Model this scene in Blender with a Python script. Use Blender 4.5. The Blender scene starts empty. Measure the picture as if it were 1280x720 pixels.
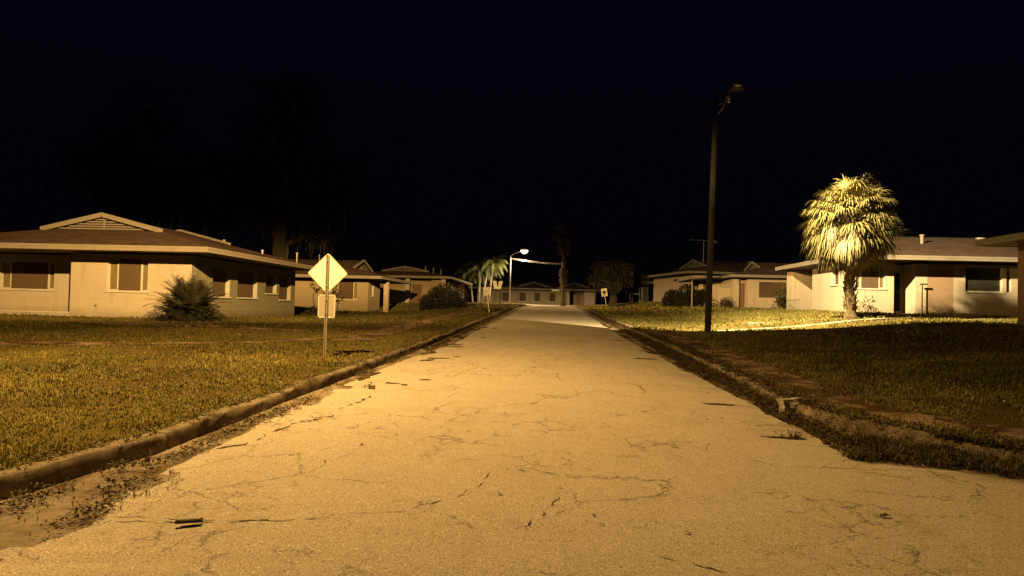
import bpy, bmesh, math, random
import numpy as np
from mathutils import Vector, Matrix, noise
R = math.radians
random.seed(7); rng = np.random.default_rng(7)
scn = bpy.context.scene
C = scn.collection

# ------------------------------------------------------------------ camera, sky, lamps, exposure
cam_d = bpy.data.cameras.new('camera'); cam = bpy.data.objects.new('camera', cam_d); C.objects.link(cam)
cam_d.sensor_width = 36; cam_d.lens = 27.0; cam_d.clip_end = 2000; cam_d.clip_start = 0.05
cam.location = (0, 0, 1.6)
cam.rotation_euler = (Matrix.Rotation(.052, 3, 'Z') @ Matrix.Rotation(R(90) + .0269, 3, 'X') @ Matrix.Rotation(.024, 3, 'Z')).to_euler()
scn.camera = cam
world = bpy.data.worlds.new('World'); scn.world = world; world.use_nodes = True
bg = world.node_tree.nodes['Background']
wn = world.node_tree; tc = wn.nodes.new('ShaderNodeTexCoord'); sx = wn.nodes.new('ShaderNodeSeparateXYZ'); cr = wn.nodes.new('ShaderNodeValToRGB')
wn.links.new(tc.outputs['Generated'], sx.inputs[0]); wn.links.new(sx.outputs[2], cr.inputs[0]); wn.links.new(cr.outputs[0], bg.inputs[0]); bg.inputs[1].default_value = 1.0
cr.color_ramp.elements[0].position = 0; cr.color_ramp.elements[0].color = (.0010, .0006, .0010, 1)      # night sky: black at the horizon, navy overhead
cr.color_ramp.elements[1].position = .42; cr.color_ramp.elements[1].color = (.0012, .0008, .0040, 1)
scn.view_settings.view_transform = 'Standard'; scn.view_settings.look = 'None'
scn.view_settings.exposure = 0; scn.view_settings.gamma = 1
scn.cycles.max_bounces = 5; scn.cycles.diffuse_bounces = 3; scn.cycles.glossy_bounces = 2

def lamp_light(name, loc, power, color, radius, kind='POINT', aim=None, size=140, blend=.02):
    d = bpy.data.lights.new(name, kind); d.energy = power; d.color = color; d.shadow_soft_size = radius
    o = bpy.data.objects.new(name, d); C.objects.link(o); o.location = loc
    if kind == 'SPOT':
        d.spot_size = R(size); d.spot_blend = blend
        o.rotation_euler = Vector(aim).to_track_quat('-Z', 'Y').to_euler()
    return o
NEAR_LAMP = (-5.35, 9.6, 8.75)
POLE_LAMP = (6.62, 28.25, 9.42)
FAR_LAMP = (-3.9, 104.0, 9.35)
L1 = lamp_light('near_street_light', NEAR_LAMP, 10700, (1.0, .582, .17), .09)
L2 = lamp_light('pole_flood_light', POLE_LAMP, 53000, (1.0, .74, .33), .12, 'SPOT', (.43, .75, -.5), 115, .03)
L3 = lamp_light('far_street_light', FAR_LAMP, 8500, (1.0, .71, .36), .2, 'SPOT', (0, 0, -1), 172, .25)

# the near luminaire throws its light up and down the street (a road lantern's wide beam)
SG = -1
L1.data.use_nodes = True
nt = L1.data.node_tree; N = nt.nodes; em = N['Emission']
def M_(op, a, b=None, c=None):
    n = N.new('ShaderNodeMath'); n.operation = op
    for i, v in enumerate((a, b, c)):
        if v is None: continue
        if isinstance(v, (int, float)): n.inputs[i].default_value = v
        else: nt.links.new(v, n.inputs[i])
    return n.outputs[0]
geo = N.new('ShaderNodeNewGeometry'); sp = N.new('ShaderNodeSeparateXYZ'); nt.links.new(geo.outputs['Incoming'], sp.inputs[0])
ax, ay = (M_('ABSOLUTE', sp.outputs[i]) for i in range(2)); az = M_('MAXIMUM', M_('MULTIPLY', sp.outputs[2], -1.0), 0.0)   # downward part
hor2 = M_('ADD', M_('MULTIPLY', ax, ax), M_('MULTIPLY', ay, ay))
along = M_('DIVIDE', M_('MULTIPLY', ay, ay), M_('MAXIMUM', hor2, 1e-5))            # cos^2 of azimuth from the street
def ramp(v, a, b):
    n = N.new('ShaderNodeMapRange'); n.interpolation_type = 'SMOOTHSTEP'
    nt.links.new(v, n.inputs[0]); n.inputs[1].default_value = a; n.inputs[2].default_value = b
    return n.outputs[0]
lob = M_('MAXIMUM', M_('DIVIDE', M_('ADD', M_('MULTIPLY', sp.outputs[0], .42 * SG), M_('MULTIPLY', sp.outputs[1], -.907 * SG)), M_('SQRT', M_('MAXIMUM', hor2, 1e-5))), 0.0)   # lobe towards the near left house
wide = ramp(az, .80, .36)                                                          # 0 below 37 deg, 1 beyond 69 deg
cut = ramp(az, .0, .10)                                                           # fades towards the horizontal
prof = M_('MULTIPLY', M_('ADD', M_('ADD', M_('ADD', .20, M_('MULTIPLY', M_('SUBTRACT', 1.0, ramp(az, .20, .30)), .55)), M_('MULTIPLY', M_('SUBTRACT', 1.0, wide), .83)), M_('MULTIPLY', wide, M_('ADD', M_('MULTIPLY', M_('POWER', along, 2.2), .85), M_('ADD', M_('MULTIPLY', M_('MULTIPLY', M_('POWER', lob, 9.0), 5.0), M_('SUBTRACT', 1.0, ramp(az, .31, .41))), M_('MULTIPLY', M_('MULTIPLY', M_('SUBTRACT', 1.0, ramp(az, .10, .17)), along), M_('MULTIPLY', M_('MULTIPLY', ramp(sp.outputs[0], -.385, -.30), M_('SUBTRACT', 1.0, ramp(sp.outputs[0], .42, .54))), 13.0)))))), M_('ADD', .01, M_('MULTIPLY', cut, .99)))
prof = M_('MULTIPLY', prof, M_('SUBTRACT', 1.0, M_('MULTIPLY', ramp(sp.outputs[0], .30, .85), .28)))
nt.links.new(prof, em.inputs['Strength'])
# the flood light on the pole is strongest to the right of the road
L2.data.use_nodes = True
nt = L2.data.node_tree; N = nt.nodes; em = N['Emission']
geo = N.new('ShaderNodeNewGeometry'); vm = N.new('ShaderNodeVectorMath'); vm.operation = 'DOT_PRODUCT'
nt.links.new(geo.outputs['Incoming'], vm.inputs[0]); vm.inputs[1].default_value = Vector((.80, .58, -.17)).normalized()
dp = M_('MAXIMUM', vm.outputs['Value'], 0.0)
s2 = N.new('ShaderNodeSeparateXYZ'); nt.links.new(geo.outputs['Incoming'], s2.inputs[0])
dn = M_('MAXIMUM', M_('MULTIPLY', s2.outputs[2], -1.0), 0.0)
nt.links.new(M_('ADD', M_('ADD', .02, M_('MULTIPLY', M_('POWER', dn, 3.0), .55)), M_('MULTIPLY', M_('MULTIPLY', M_('POWER', dp, 3.0), .95), ramp(s2.outputs[0], -.06, .20))), em.inputs['Strength'])

# ------------------------------------------------------------------ helpers
def tag(o, label=None, cat=None, group=None, kind=None):
    for k, v in (('label', label), ('category', cat), ('group', group), ('kind', kind)):
        if v: o[k] = v
    return o
def thing(name, label, cat, loc=(0, 0, 0), rz=0, group=None):
    o = bpy.data.objects.new(name, None); C.objects.link(o); o.location = loc; o.rotation_euler = (0, 0, rz)
    o.empty_display_size = .2
    return tag(o, label, cat, group)
class MB:
    def __init__(s): s.v = []; s.f = []; s.c = []
    def add(s, vs, fs, col=None):
        n = len(s.v); s.v += [tuple(v) for v in vs]; s.f += [tuple(i + n for i in f) for f in fs]
        if col is not None: s.c += [col] * len(vs)
        return s
    def box(s, x0, x1, y0, y1, z0, z1):
        return s.add([(x, y, z) for z in (z0, z1) for y in (y0, y1) for x in (x0, x1)],
                     [(0, 2, 3, 1), (4, 5, 7, 6), (0, 1, 5, 4), (2, 6, 7, 3), (0, 4, 6, 2), (1, 3, 7, 5)])
    def bar(s, a, b, w, h, up=(0, 0, 1)):
        a = Vector(a); b = Vector(b); d = (b - a).normalized(); u = Vector(up)
        if abs(d.dot(u)) > .98: u = Vector((1, 0, 0))
        r = d.cross(u).normalized() * w / 2; q = r.cross(d).normalized() * h / 2
        vs = [p + i * r + j * q for p in (a, b) for i, j in ((-1, -1), (1, -1), (1, 1), (-1, 1))]
        return s.add(vs, [(0, 1, 2, 3), (7, 6, 5, 4), (0, 4, 5, 1), (1, 5, 6, 2), (2, 6, 7, 3), (3, 7, 4, 0)])
    def tube(s, pts, rad, n=8, cap=True, jit=0):
        pts = [Vector(p) for p in pts]
        if not isinstance(rad, (list, tuple)): rad = [rad] * len(pts)
        base = len(s.v); vs = []; fs = []
        for i, p in enumerate(pts):
            d = (pts[min(i + 1, len(pts) - 1)] - pts[max(i - 1, 0)]).normalized()
            u = Vector((0, 0, 1)) if abs(d.z) < .95 else Vector((1, 0, 0))
            a = d.cross(u).normalized(); b = a.cross(d)
            for k in range(n):
                t = 2 * math.pi * k / n; r = rad[i] * (1 + random.uniform(-jit, jit))
                vs.append(p + a * math.cos(t) * r + b * math.sin(t) * r)
        for i in range(len(pts) - 1):
            for k in range(n):
                q = (k + 1) % n; fs.append((i * n + k, i * n + q, (i + 1) * n + q, (i + 1) * n + k))
        if cap: fs += [tuple(range(n))[::-1], tuple((len(pts) - 1) * n + k for k in range(n))]
        return s.add(vs, fs)
    def build(s, name, mat, parent=None, smooth=False, bevel=0):
        me = bpy.data.meshes.new(name); me.from_pydata(s.v, [], s.f); me.materials.append(mat)
        if s.c and len(s.c) == len(s.v):
            at = me.color_attributes.new('tint', 'FLOAT_COLOR', 'POINT')
            at.data.foreach_set('color', np.array([(*c, 1) for c in s.c], dtype=np.float32).ravel())
        if smooth: me.polygons.foreach_set('use_smooth', [True] * len(me.polygons))
        o = bpy.data.objects.new(name, me); C.objects.link(o)
        if bevel:
            m = o.modifiers.new('bevel', 'BEVEL'); m.width = bevel; m.segments = 2; m.limit_method = 'ANGLE'
        if parent: o.parent = parent
        return o
def mesh_np(name, v, faces, mat, col=None, parent=None):
    """faces: (n,3) or (n,4) numpy indices"""
    me = bpy.data.meshes.new(name); k = faces.shape[1]; n = len(faces)
    me.vertices.add(len(v)); me.vertices.foreach_set('co', v.astype(np.float32).ravel())
    me.loops.add(n * k); me.loops.foreach_set('vertex_index', faces.astype(np.int32).ravel())
    me.polygons.add(n); me.polygons.foreach_set('loop_start', np.arange(0, n * k, k, dtype=np.int32))
    me.update(calc_edges=True)
    if col is not None:
        at = me.color_attributes.new('tint', 'FLOAT_COLOR', 'POINT')
        at.data.foreach_set('color', np.c_[col, np.ones(len(col))].astype(np.float32).ravel())
    me.materials.append(mat); me.validate()
    o = bpy.data.objects.new(name, me); C.objects.link(o)
    if parent: o.parent = parent
    return o

# ------------------------------------------------------------------ materials
class Mat:
    def __init__(s, name, rough=.9, spec=.25):
        s.m = bpy.data.materials.new(name); s.m.use_nodes = True; s.nt = s.m.node_tree; s.N = s.nt.nodes
        s.b = s.N['Principled BSDF']; s.b.inputs['Roughness'].default_value = rough
        s.b.inputs['Specular IOR Level'].default_value = spec
        s.b.inputs['Diffuse Roughness'].default_value = .6
        s._co = None
    def set(s, sock, v):
        if hasattr(v, 'links'): s.nt.links.new(v, sock)
        else: sock.default_value = (*v, 1) if isinstance(v, tuple) and len(v) == 3 and sock.type == 'RGBA' else v
    def coord(s, scale=(1, 1, 1), world=True):
        g = s.N.new('ShaderNodeNewGeometry').outputs['Position'] if world else s.N.new('ShaderNodeTexCoord').outputs['Object']
        if scale != (1, 1, 1):
            m = s.N.new('ShaderNodeMapping'); m.inputs['Scale'].default_value = scale; s.nt.links.new(g, m.inputs[0]); g = m.outputs[0]
        return g
    def noise(s, scale, detail=4, rough=.6, vec=None, dist=0, out=0):
        n = s.N.new('ShaderNodeTexNoise'); n.inputs['Scale'].default_value = scale; n.inputs['Detail'].default_value = detail
        n.inputs['Roughness'].default_value = rough; n.inputs['Distortion'].default_value = dist
        s.nt.links.new(vec or s.coord(), n.inputs['Vector']); return n.outputs[out]
    def vor(s, scale, vec=None, feature='F1', out='Distance', rnd=1):
        n = s.N.new('ShaderNodeTexVoronoi'); n.feature = feature; n.inputs['Scale'].default_value = scale; n.inputs['Randomness'].default_value = rnd
        s.nt.links.new(vec or s.coord(), n.inputs['Vector']); return n.outputs[out]
    def mr(s, v, a, b, c=0, d=1, smooth=True):
        n = s.N.new('ShaderNodeMapRange'); n.interpolation_type = 'SMOOTHSTEP' if smooth else 'LINEAR'
        s.nt.links.new(v, n.inputs[0])
        for i, x in enumerate((a, b, c, d)): n.inputs[i + 1].default_value = x
        return n.outputs[0]
    def mix(s, f, a, b, mode='MIX'):
        n = s.N.new('ShaderNodeMix'); n.data_type = 'RGBA'; n.blend_type = mode
        s.set(n.inputs[0], f); s.set(n.inputs[6], a); s.set(n.inputs[7], b); return n.outputs[2]
    def math(s, op, a, b=0.0):
        n = s.N.new('ShaderNodeMath'); n.operation = op; s.set(n.inputs[0], a); s.set(n.inputs[1], b); return n.outputs[0]
    def col(s, c): s.set(s.b.inputs['Base Color'], c); return s
    def bump(s, h, strength=.4, dist=.02):
        n = s.N.new('ShaderNodeBump'); n.inputs['Strength'].default_value = strength; n.inputs['Distance'].default_value = dist
        s.nt.links.new(h, n.inputs['Height']); s.nt.links.new(n.outputs[0], s.b.inputs['Normal']); return s
    def attr(s, name='tint'):
        n = s.N.new('ShaderNodeVertexColor'); n.layer_name = name; return n.outputs[0]

def mat_road():
    m = Mat('worn_asphalt', .85, .3)
    c = m.mix(m.noise(.35, 5), (.40, .35, .285), (.32, .275, .22))
    c = m.mix(m.mr(m.noise(2.2, 6, .7), .35, .7), c, (.41, .365, .30))
    grit = m.noise(95, 2, .8); c = m.mix(m.mr(grit, .50, .58, 0, .9), c, (.68, .61, .50))      # pale stones
    c = m.mix(m.mr(m.noise(75, 3, .85, m.coord((1.3, 1, 1))), .53, .60, 0, .85), c, (.15, .12, .085))                  # dark pits
    c = m.mix(m.mr(m.vor(9), .0, .06, .9, 0), c, (.05, .035, .02))                           # specks of debris
    v2 = m.vor(38); vc = m.N.new('ShaderNodeSeparateColor'); m.nt.links.new(m.vor(38, out='Color'), vc.inputs[0])
    c = m.mix(m.math('MULTIPLY', m.mr(v2, .22, .34, 1, 0), m.mr(vc.outputs[0], .80, .84, 0, .8)), c, (.09, .065, .04))
    c = m.mix(m.math('MULTIPLY', m.mr(v2, .22, .34, 1, 0), m.mr(vc.outputs[1], .86, .90, 0, .8)), c, (.80, .74, .62))
    c = m.mix(m.mr(m.noise(.9, 5, .75, m.coord((1, .35, 1))), .5, .75, 0, .35), c, (.24, .20, .15))
    warp = m.N.new('ShaderNodeVectorMath'); warp.operation = 'ADD'
    sc = m.N.new('ShaderNodeVectorMath'); sc.operation = 'SCALE'; sc.inputs['Scale'].default_value = .42
    m.nt.links.new(m.noise(3.2, 8, .78, out=1), sc.inputs[0]); m.nt.links.new(m.coord(), warp.inputs[0]); m.nt.links.new(sc.outputs[0], warp.inputs[1])
    e = m.vor(.9, warp.outputs[0], 'DISTANCE_TO_EDGE'); e2 = m.vor(2.3, warp.outputs[0], 'DISTANCE_TO_EDGE')
    msk = m.mr(m.noise(.45, 3), .50, .62); msk2 = m.mr(m.noise(.7, 4, .7), .53, .62)
    crack = m.math('MAXIMUM', m.math('MULTIPLY', m.mr(e, .0, .0045, 1, 0), msk), m.math('MULTIPLY', m.mr(e2, 0, .010, .85, 0), msk2))
    c = m.mix(m.math('MULTIPLY', crack, .48), c, (.05, .035, .02))
    m.col(c)
    h = m.math('ADD', m.math('MULTIPLY', grit, .6), m.math('MULTIPLY', crack, -1.5))
    return m.bump(h, 1.0, .007).m
def mat_concrete(name, a, b, dirt=(.10, .065, .035), amount=(.45, .62), world=True, sc=1.6):
    m = Mat(name, .9, .2)
    v = m.coord(world=world)
    c = m.mix(m.noise(sc * 3, 6, .7, v), a, b)
    c = m.mix(m.mr(m.noise(sc, 7, .72, v), *amount), c, dirt)
    c = m.mix(m.mr(m.noise(60, 3, .8, v), .55, .75, 0, .5), c, tuple(x * .4 for x in a))
    return m.col(c).bump(m.noise(30, 5, .8, v), .5, .012).m
def mat_ground():
    m = Mat('lawn_soil', 1, .05)
    c = m.mix(m.noise(1.3, 7, .75), (.12, .105, .028), (.20, .155, .05))
    c = m.mix(m.mr(m.noise(.22, 4, .6), .42, .66), c, (.075, .045, .02))
    c = m.mix(m.mr(m.noise(22, 5, .8), .5, .72, 0, .85), c, (.25, .20, .07))
    c = m.mix(m.mr(m.noise(40, 3, .8), .55, .7, 0, .6), c, (.035, .028, .010))
    return m.col(c).bump(m.noise(14, 6, .85), 1, .06).m
def mat_stucco(name, base, stain=(.20, .15, .10), world=True, base_z=None):
    m = Mat(name, .85, .15)
    c = m.mix(m.noise(1.1, 6, .7), base, tuple(x * .84 for x in base))
    c = m.mix(m.mr(m.noise(2.4, 7, .75, m.coord((1, 1, .35))), .55, .82, 0, .55), c, stain)
    br = m.N.new('ShaderNodeTexBrick'); br.inputs['Scale'].default_value = 1; br.inputs['Mortar Size'].default_value = .006
    br.inputs['Brick Width'].default_value = .4; br.inputs['Row Height'].default_value = .2; br.inputs['Mortar Smooth'].default_value = .5
    # block courses: horizontal position x+y, vertical z
    s = m.N.new('ShaderNodeSeparateXYZ'); m.nt.links.new(m.coord(), s.inputs[0])
    cb = m.N.new('ShaderNodeCombineXYZ'); m.nt.links.new(m.math('ADD', s.outputs[0], s.outputs[1]), cb.inputs[0]); m.nt.links.new(s.outputs[2], cb.inputs[1])
    m.nt.links.new(cb.outputs[0], br.inputs['Vector'])
    if base_z is not None:
        zz = m.math('ADD', s.outputs[2], m.math('MULTIPLY', m.noise(2, 5, .7), .5))
        c = m.mix(m.mr(zz, base_z + .15, base_z + .75, .6, 0), c, tuple(x * .7 for x in stain))
    c = m.mix(m.math('MULTIPLY', br.outputs['Fac'], .22), c, tuple(x * .4 for x in base))
    c = m.mix(m.mr(m.noise(1, 6, .8, m.coord((3.5, 3.5, .45))), .52, .72, 0, .38), c, stain)      # rain streaks
    c = m.mix(m.mr(m.noise(9, 5, .8), .60, .78, 0, .5), c, tuple(x * .55 for x in base))
    m.col(c)
    return m.bump(m.math('ADD', m.math('MULTIPLY', br.outputs['Fac'], -.8), m.noise(45, 4, .7)), .5, .01).m
def mat_shingle():
    m = Mat('shingles', .95, .1)
    s = m.N.new('ShaderNodeSeparateXYZ'); m.nt.links.new(m.coord(), s.inputs[0])
    cb = m.N.new('ShaderNodeCombineXYZ'); m.nt.links.new(m.math('ADD', s.outputs[0], s.outputs[1]), cb.inputs[0]); m.nt.links.new(s.outputs[2], cb.inputs[1])
    br = m.N.new('ShaderNodeTexBrick'); br.inputs['Scale'].default_value = 1; br.inputs['Mortar Size'].default_value = .004
    br.inputs['Brick Width'].default_value = .3; br.inputs['Row Height'].default_value = .045
    br.inputs['Color1'].default_value = (.036, .022, .017, 1); br.inputs['Color2'].default_value = (.066, .042, .031, 1); br.inputs['Mortar'].default_value = (.03, .02, .018, 1)
    m.nt.links.new(cb.outputs[0], br.inputs['Vector'])
    c = m.mix(m.mr(m.noise(.8, 6, .7), .4, .7, 0, .6), br.outputs['Color'], (.06, .045, .04))
    c = m.mix(m.mr(m.noise(60, 2, .8), .5, .7, 0, .25), c, (.14, .10, .085))
    return m.col(c).bump(m.math('MULTIPLY', br.outputs['Fac'], -1.0), .5, .01).m
def mat_paint(name, base, dirt=.35, rough=.6, scale=3):
    m = Mat(name, rough, .3)
    c = m.mix(m.mr(m.noise(scale, 6, .75), .45, .8, 0, dirt), base, tuple(x * .35 for x in base))
    return m.col(c).bump(m.noise(40, 3), .1, .004).m
def mat_board():
    m = Mat('plywood', .8, .15)
    c = m.mix(m.noise(1.6, 6, .7, m.coord((6, 6, .6))), (.125, .088, .055), (.08, .055, .034))
    c = m.mix(m.mr(m.noise(.9, 5, .7), .5, .8, 0, .6), c, (.08, .045, .022))
    return m.col(c).m
def mat_leaf(name, trans=.0, rough=.6):
    m = Mat(name, rough, .3); m.b.inputs['Diffuse Roughness'].default_value = 0
    m.col(m.mix(m.mr(m.noise(7, 3), .3, .75, 0, .5), m.attr(), (.05, .045, .015)))
    return m.m
def mat_bark(name, a, b, sc=(14, 14, 3)):
    m = Mat(name, .95, .1); n = m.noise(1, 6, .75, m.coord(sc)); m.col(m.mix(m.mr(n, .3, .7), a, b)); return m.bump(n, .9, .03).m
def mat_metal(name, base, rough=.5, metallic=.6, dirt=.4):
    m = Mat(name, rough, .5); m.b.inputs['Metallic'].default_value = metallic
    return m.col(m.mix(m.mr(m.noise(9, 6, .75), .5, .8, 0, dirt), base, (.12, .06, .03))).m
def mat_emit(name, col, strength):
    m = Mat(name); m.b.inputs['Emission Color'].default_value = (*col, 1); m.b.inputs['Emission Strength'].default_value = strength
    m.col((.8, .8, .75)); return m.m
def mat_plain(name, col, rough=.8, spec=.2):
    m = Mat(name, rough, spec); return m.col(m.mix(m.mr(m.noise(12, 4), .3, .8, 0, .35), col, tuple(x * .55 for x in col))).m

ROAD = mat_road(); GROUND = mat_ground()
GUTTER = mat_concrete('gutter_concrete', (.30, .25, .19), (.21, .17, .12), (.085, .055, .028), (.42, .62))
KERB = mat_concrete('kerb_concrete', (.34, .28, .20), (.18, .14, .09), (.06, .042, .022), (.36, .72), sc=3.4)
WALK = mat_concrete('dirty_walk_concrete', (.36, .26, .18), (.20, .13, .085), (.055, .032, .016), (.40, .58), sc=1.3)
WALK2 = mat_concrete('stained_path_concrete', (.36, .33, .27), (.26, .23, .18), (.10, .07, .035), (.46, .66), sc=1.2)
PATH = mat_concrete('pale_path_concrete', (.42, .39, .33), (.32, .29, .23), (.12, .085, .045), (.5, .7))
CREAM = mat_stucco('cream_blockwork', (.47, .42, .35), base_z=.85)
CREAM2 = mat_stucco('pale_blockwork', (.50, .43, .35))
FASCIA = mat_paint('weathered_fascia', (.25, .22, .19))
DARK_OLIVE = mat_stucco('dark_olive_blockwork', (.22, .21, .155), (.10, .085, .06), base_z=.85)  # darker, greener blockwork than the cream of the front wall
TAN = mat_stucco('tan_blockwork', (.36, .30, .20))
RED = mat_stucco('rust_painted_blockwork', (.32, .22, .16))
ROOF = mat_shingle()
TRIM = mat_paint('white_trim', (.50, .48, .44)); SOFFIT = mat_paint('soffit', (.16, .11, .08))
BOARD = mat_board(); PANE = mat_paint('dusty_louvre_glass', (.20, .165, .085), .5, .35, 5)
DARK = mat_plain('dark_opening', (.015, .013, .011)); DOOR = mat_paint('brown_door', (.16, .09, .05))
BLACKG = mat_plain('dark_dirty_glass', (.035, .033, .028), .3, .4)
BARK = mat_bark('bark', (.10, .075, .05), (.03, .022, .015)); PBARK = mat_bark('palm_bark', (.20, .15, .09), (.05, .035, .02), (9, 9, 16))
WOOD = mat_bark('pole_wood', (.055, .055, .058), (.022, .021, .022), (25, 25, 1.2))
LEAF = mat_leaf('leaves'); GRASSM = mat_leaf('grass_blades', rough=.7)
ALU = mat_metal('bare_aluminium', (.88, .88, .84), .6, .0, .10); STEEL = mat_metal('galvanised_steel', (.36, .32, .27), .55, .5, .5)
SIGNW = mat_plain('white_sign_face', (.75, .73, .66)); INK = mat_plain('dark_ink', (.05, .05, .05)); YEL = mat_plain('yellow_sign_face', (.7, .42, .03))
LENS = mat_emit('lit_lens', (1, .74, .40), 3.6); LENS2 = mat_emit('amber_lens', (1, .62, .25), 30)
CRACKM = mat_plain('crack_dirt', (.045, .03, .018)); SOILM = mat_concrete('gutter_dirt', (.12, .085, .045), (.07, .045, .025), (.035, .025, .012), (.4, .6))

# ------------------------------------------------------------------ terrain
YK = [-60, 0, 20, 60, 75, 98, 107, 125, 200, 700]; ZK = [-1.2, 0, .52, 1.56, 1.85, 1.98, 2.22, 2.3, 2.8, 6]
_ys = np.arange(-70, 720, .5); _zs = np.interp(_ys, YK, ZK); _k = np.ones(9) / 9; _zs2 = np.convolve(np.pad(_zs, 4, mode='edge'), _k, 'valid')
def zr(y): return np.interp(y, _ys, _zs2)
def sm(t): t = np.clip(t, 0, 1); return t * t * (3 - 2 * t)
def side(x, y):
    a_r = np.interp(y, [-60, 10, 26, 40, 52, 65, 75, 90, 104, 130, 700], [0, .25, .68, .68, .45, .32, .6, .88, .80, .2, 0])
    a_l = np.interp(y, [-60, 20, 31, 47, 61, 72, 80, 104, 130], [0, 0, -.06, -.48, -.62, -.2, -.05, .05, 0])
    r = np.where(x > 0, a_r * sm((x - 4.4) / 10.0), a_l * sm((-x - 4.5) / 9.0))
    bump = .03 * np.sin(x * .9 + y * .31) * np.cos(y * .53 - x * .2) * sm((abs(x) - 4) / 2)
    return r + bump
def kl(y): return np.interp(y, [-60, 4.6, 5.4, 7, 10, 13, 16, 20, 40, 97], [-20, -4.6, -3.95, -3.66, -3.62, -3.52, -3.42, -3.36, -3.2, -3.05])   # outer face line of the left kerb
def kr(y): return np.interp(y, [-60, 7.0, 7.6, 8.2, 9.0, 9.6, 10.6, 14, 20, 40, 97], [40, 5.6, 4.6, 4.15, 3.66, 3.38, 3.28, 3.36, 3.36, 3.1, 2.9])
def al(y): return np.interp(y, [-60, 2.0, 4.3, 4.9, 6, 8, 12, 16, 18, 21, 30, 45, 100], [-22, -3.4, -3.18, -3.05, -3.2, -3.28, -3.28, -3.18, -3.02, -2.72, -2.75, -2.5, -2.6])
def ar(y): return np.interp(y, [-60, 6.4, 6.9, 7.35, 7.55, 8.3, 9.6, 11.4, 13.7, 17.3, 22.6, 31, 45, 100], [40, 5.4, 4.2, 3.7, 2.95, 3.0, 2.98, 2.93, 2.83, 2.72, 2.55, 2.42, 2.35, 2.5])
def gz(x, y):
    """height of the lawn sheet"""
    x = np.asarray(x, float); y = np.asarray(y, float)
    between = (x > kl(y)) & (x < kr(y)) | (y > 99.5) & (y < 107) | (y < 4.6)
    return zr(y) + np.where(between, -.02, .13) + side(x, y) * np.where(y < 4.6, .0, 1)
def G(x, y): return float(gz(x, y))

def strip_mesh(name, ys, xf, zf, mat, kind='structure', cols=None):
    """xf(y)->list of x stations; zf(x,y)"""
    rows = [xf(y) for y in ys]; n = len(rows[0]); v = []
    for y, r in zip(ys, rows): v += [(x, y, float(zf(x, y))) for x in r]
    f = [(i * n + j, i * n + j + 1, (i + 1) * n + j + 1, (i + 1) * n + j) for i in range(len(ys) - 1) for j in range(n - 1)]
    o = mesh_np(name, np.array(v), np.array(f), mat)
    o.data.polygons.foreach_set('use_smooth', [True] * len(o.data.polygons)); return tag(o, kind=kind)
ys_g = list(np.r_[np.arange(-60, 2, 4), np.arange(2, 20, .2), np.arange(20, 60, .5), np.arange(60, 130, 1), np.arange(130, 700, 20)])
def lstat(y):
    k = float(kl(y)) - .13; return [k - d for d in (400, 150, 70, 45, 32, 26, 22, 18, 15, 12, 10, 8, 6.5, 5, 4, 3, 2.2, 1.5, 1, .6, .3, 0)]
def rstat(y):
    k = float(kr(y)) + .13; return [k + d for d in (0, .3, .6, 1, 1.5, 2.2, 3, 4, 5, 6.5, 8, 10, 12, 15, 18, 22, 26, 32, 45, 70, 150, 400)]
def lawn_z(x, y):
    edge = zr(y) + (.13 if 4.6 < y < 99.0 or y > 107 else -.03)
    return edge + side(x, y)
yl = [y for y in ys_g]
strip_mesh('ground', yl, lambda y: lstat(y) + [float(kl(y)) - .125, float(kr(y)) + .125] + rstat(y),
           lambda x, y: (zr(y) - .03) if kl(y) - .128 < x < kr(y) + .128 else lawn_z(x, y), GROUND)
# concrete gutters under the road's edges, with a broken, dirty surface
def gut(name, a, b, o=0.0):
    strip_mesh(name, [y for y in ys_g if 2 <= y <= 98], lambda y: [a(y) + (b(y) - a(y)) * t for t in (0, .25, .5, .75, 1)],
               lambda x, y: zr(y) - .012 + .012 * noise.noise(Vector((x * 3, y * 1.3, 0))) + o, GUTTER)
gut('left_gutter', lambda y: float(kl(y)) - .02, lambda y: float(al(y)) + .35)
gut('right_gutter', lambda y: float(ar(y)) - .35, lambda y: float(kr(y)) + .02)
# road sheet with ragged edges
def rag(y, s): return .05 * noise.noise(Vector((s, y * 2.1, 0))) + .03 * noise.noise(Vector((s, y * 7.3, 3))) + .10 * noise.noise(Vector((s, y * .6, 9)))
ys_r = list(np.r_[np.arange(-50, 2, 2), np.arange(2, 30, .06), np.arange(30, 60, .25), np.arange(60, 101, 1)])
def rx(y):
    L = float(al(y)) + rag(y, 1.5); Rr = float(ar(y)) + rag(y, 8.5); return [L, L + .03] + [L + .03 + (Rr - L - .06) * t for t in np.linspace(0, 1, 9)[1:-1]] + [Rr - .03, Rr]
def rz(x, y):
    e = min(x - float(al(y)), float(ar(y)) - x); crown = .05 * max(0, 1 - (x / 3.2) ** 2) if abs(x) < 3.2 else 0
    return zr(y) + .012 + crown - (.03 if e < .004 else 0) + .004 * noise.noise(Vector((x * 1.5, y * 1.5, 5)))
strip_mesh('road', ys_r, rx, rz, ROAD)
# cross street at the far end
strip_mesh('cross_street', [100.2, 101.5, 103, 105, 106.5], lambda y: list(np.arange(-90, 90, 2.0)), lambda x, y: zr(y) + side(x, y) + .035, PATH)
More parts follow.
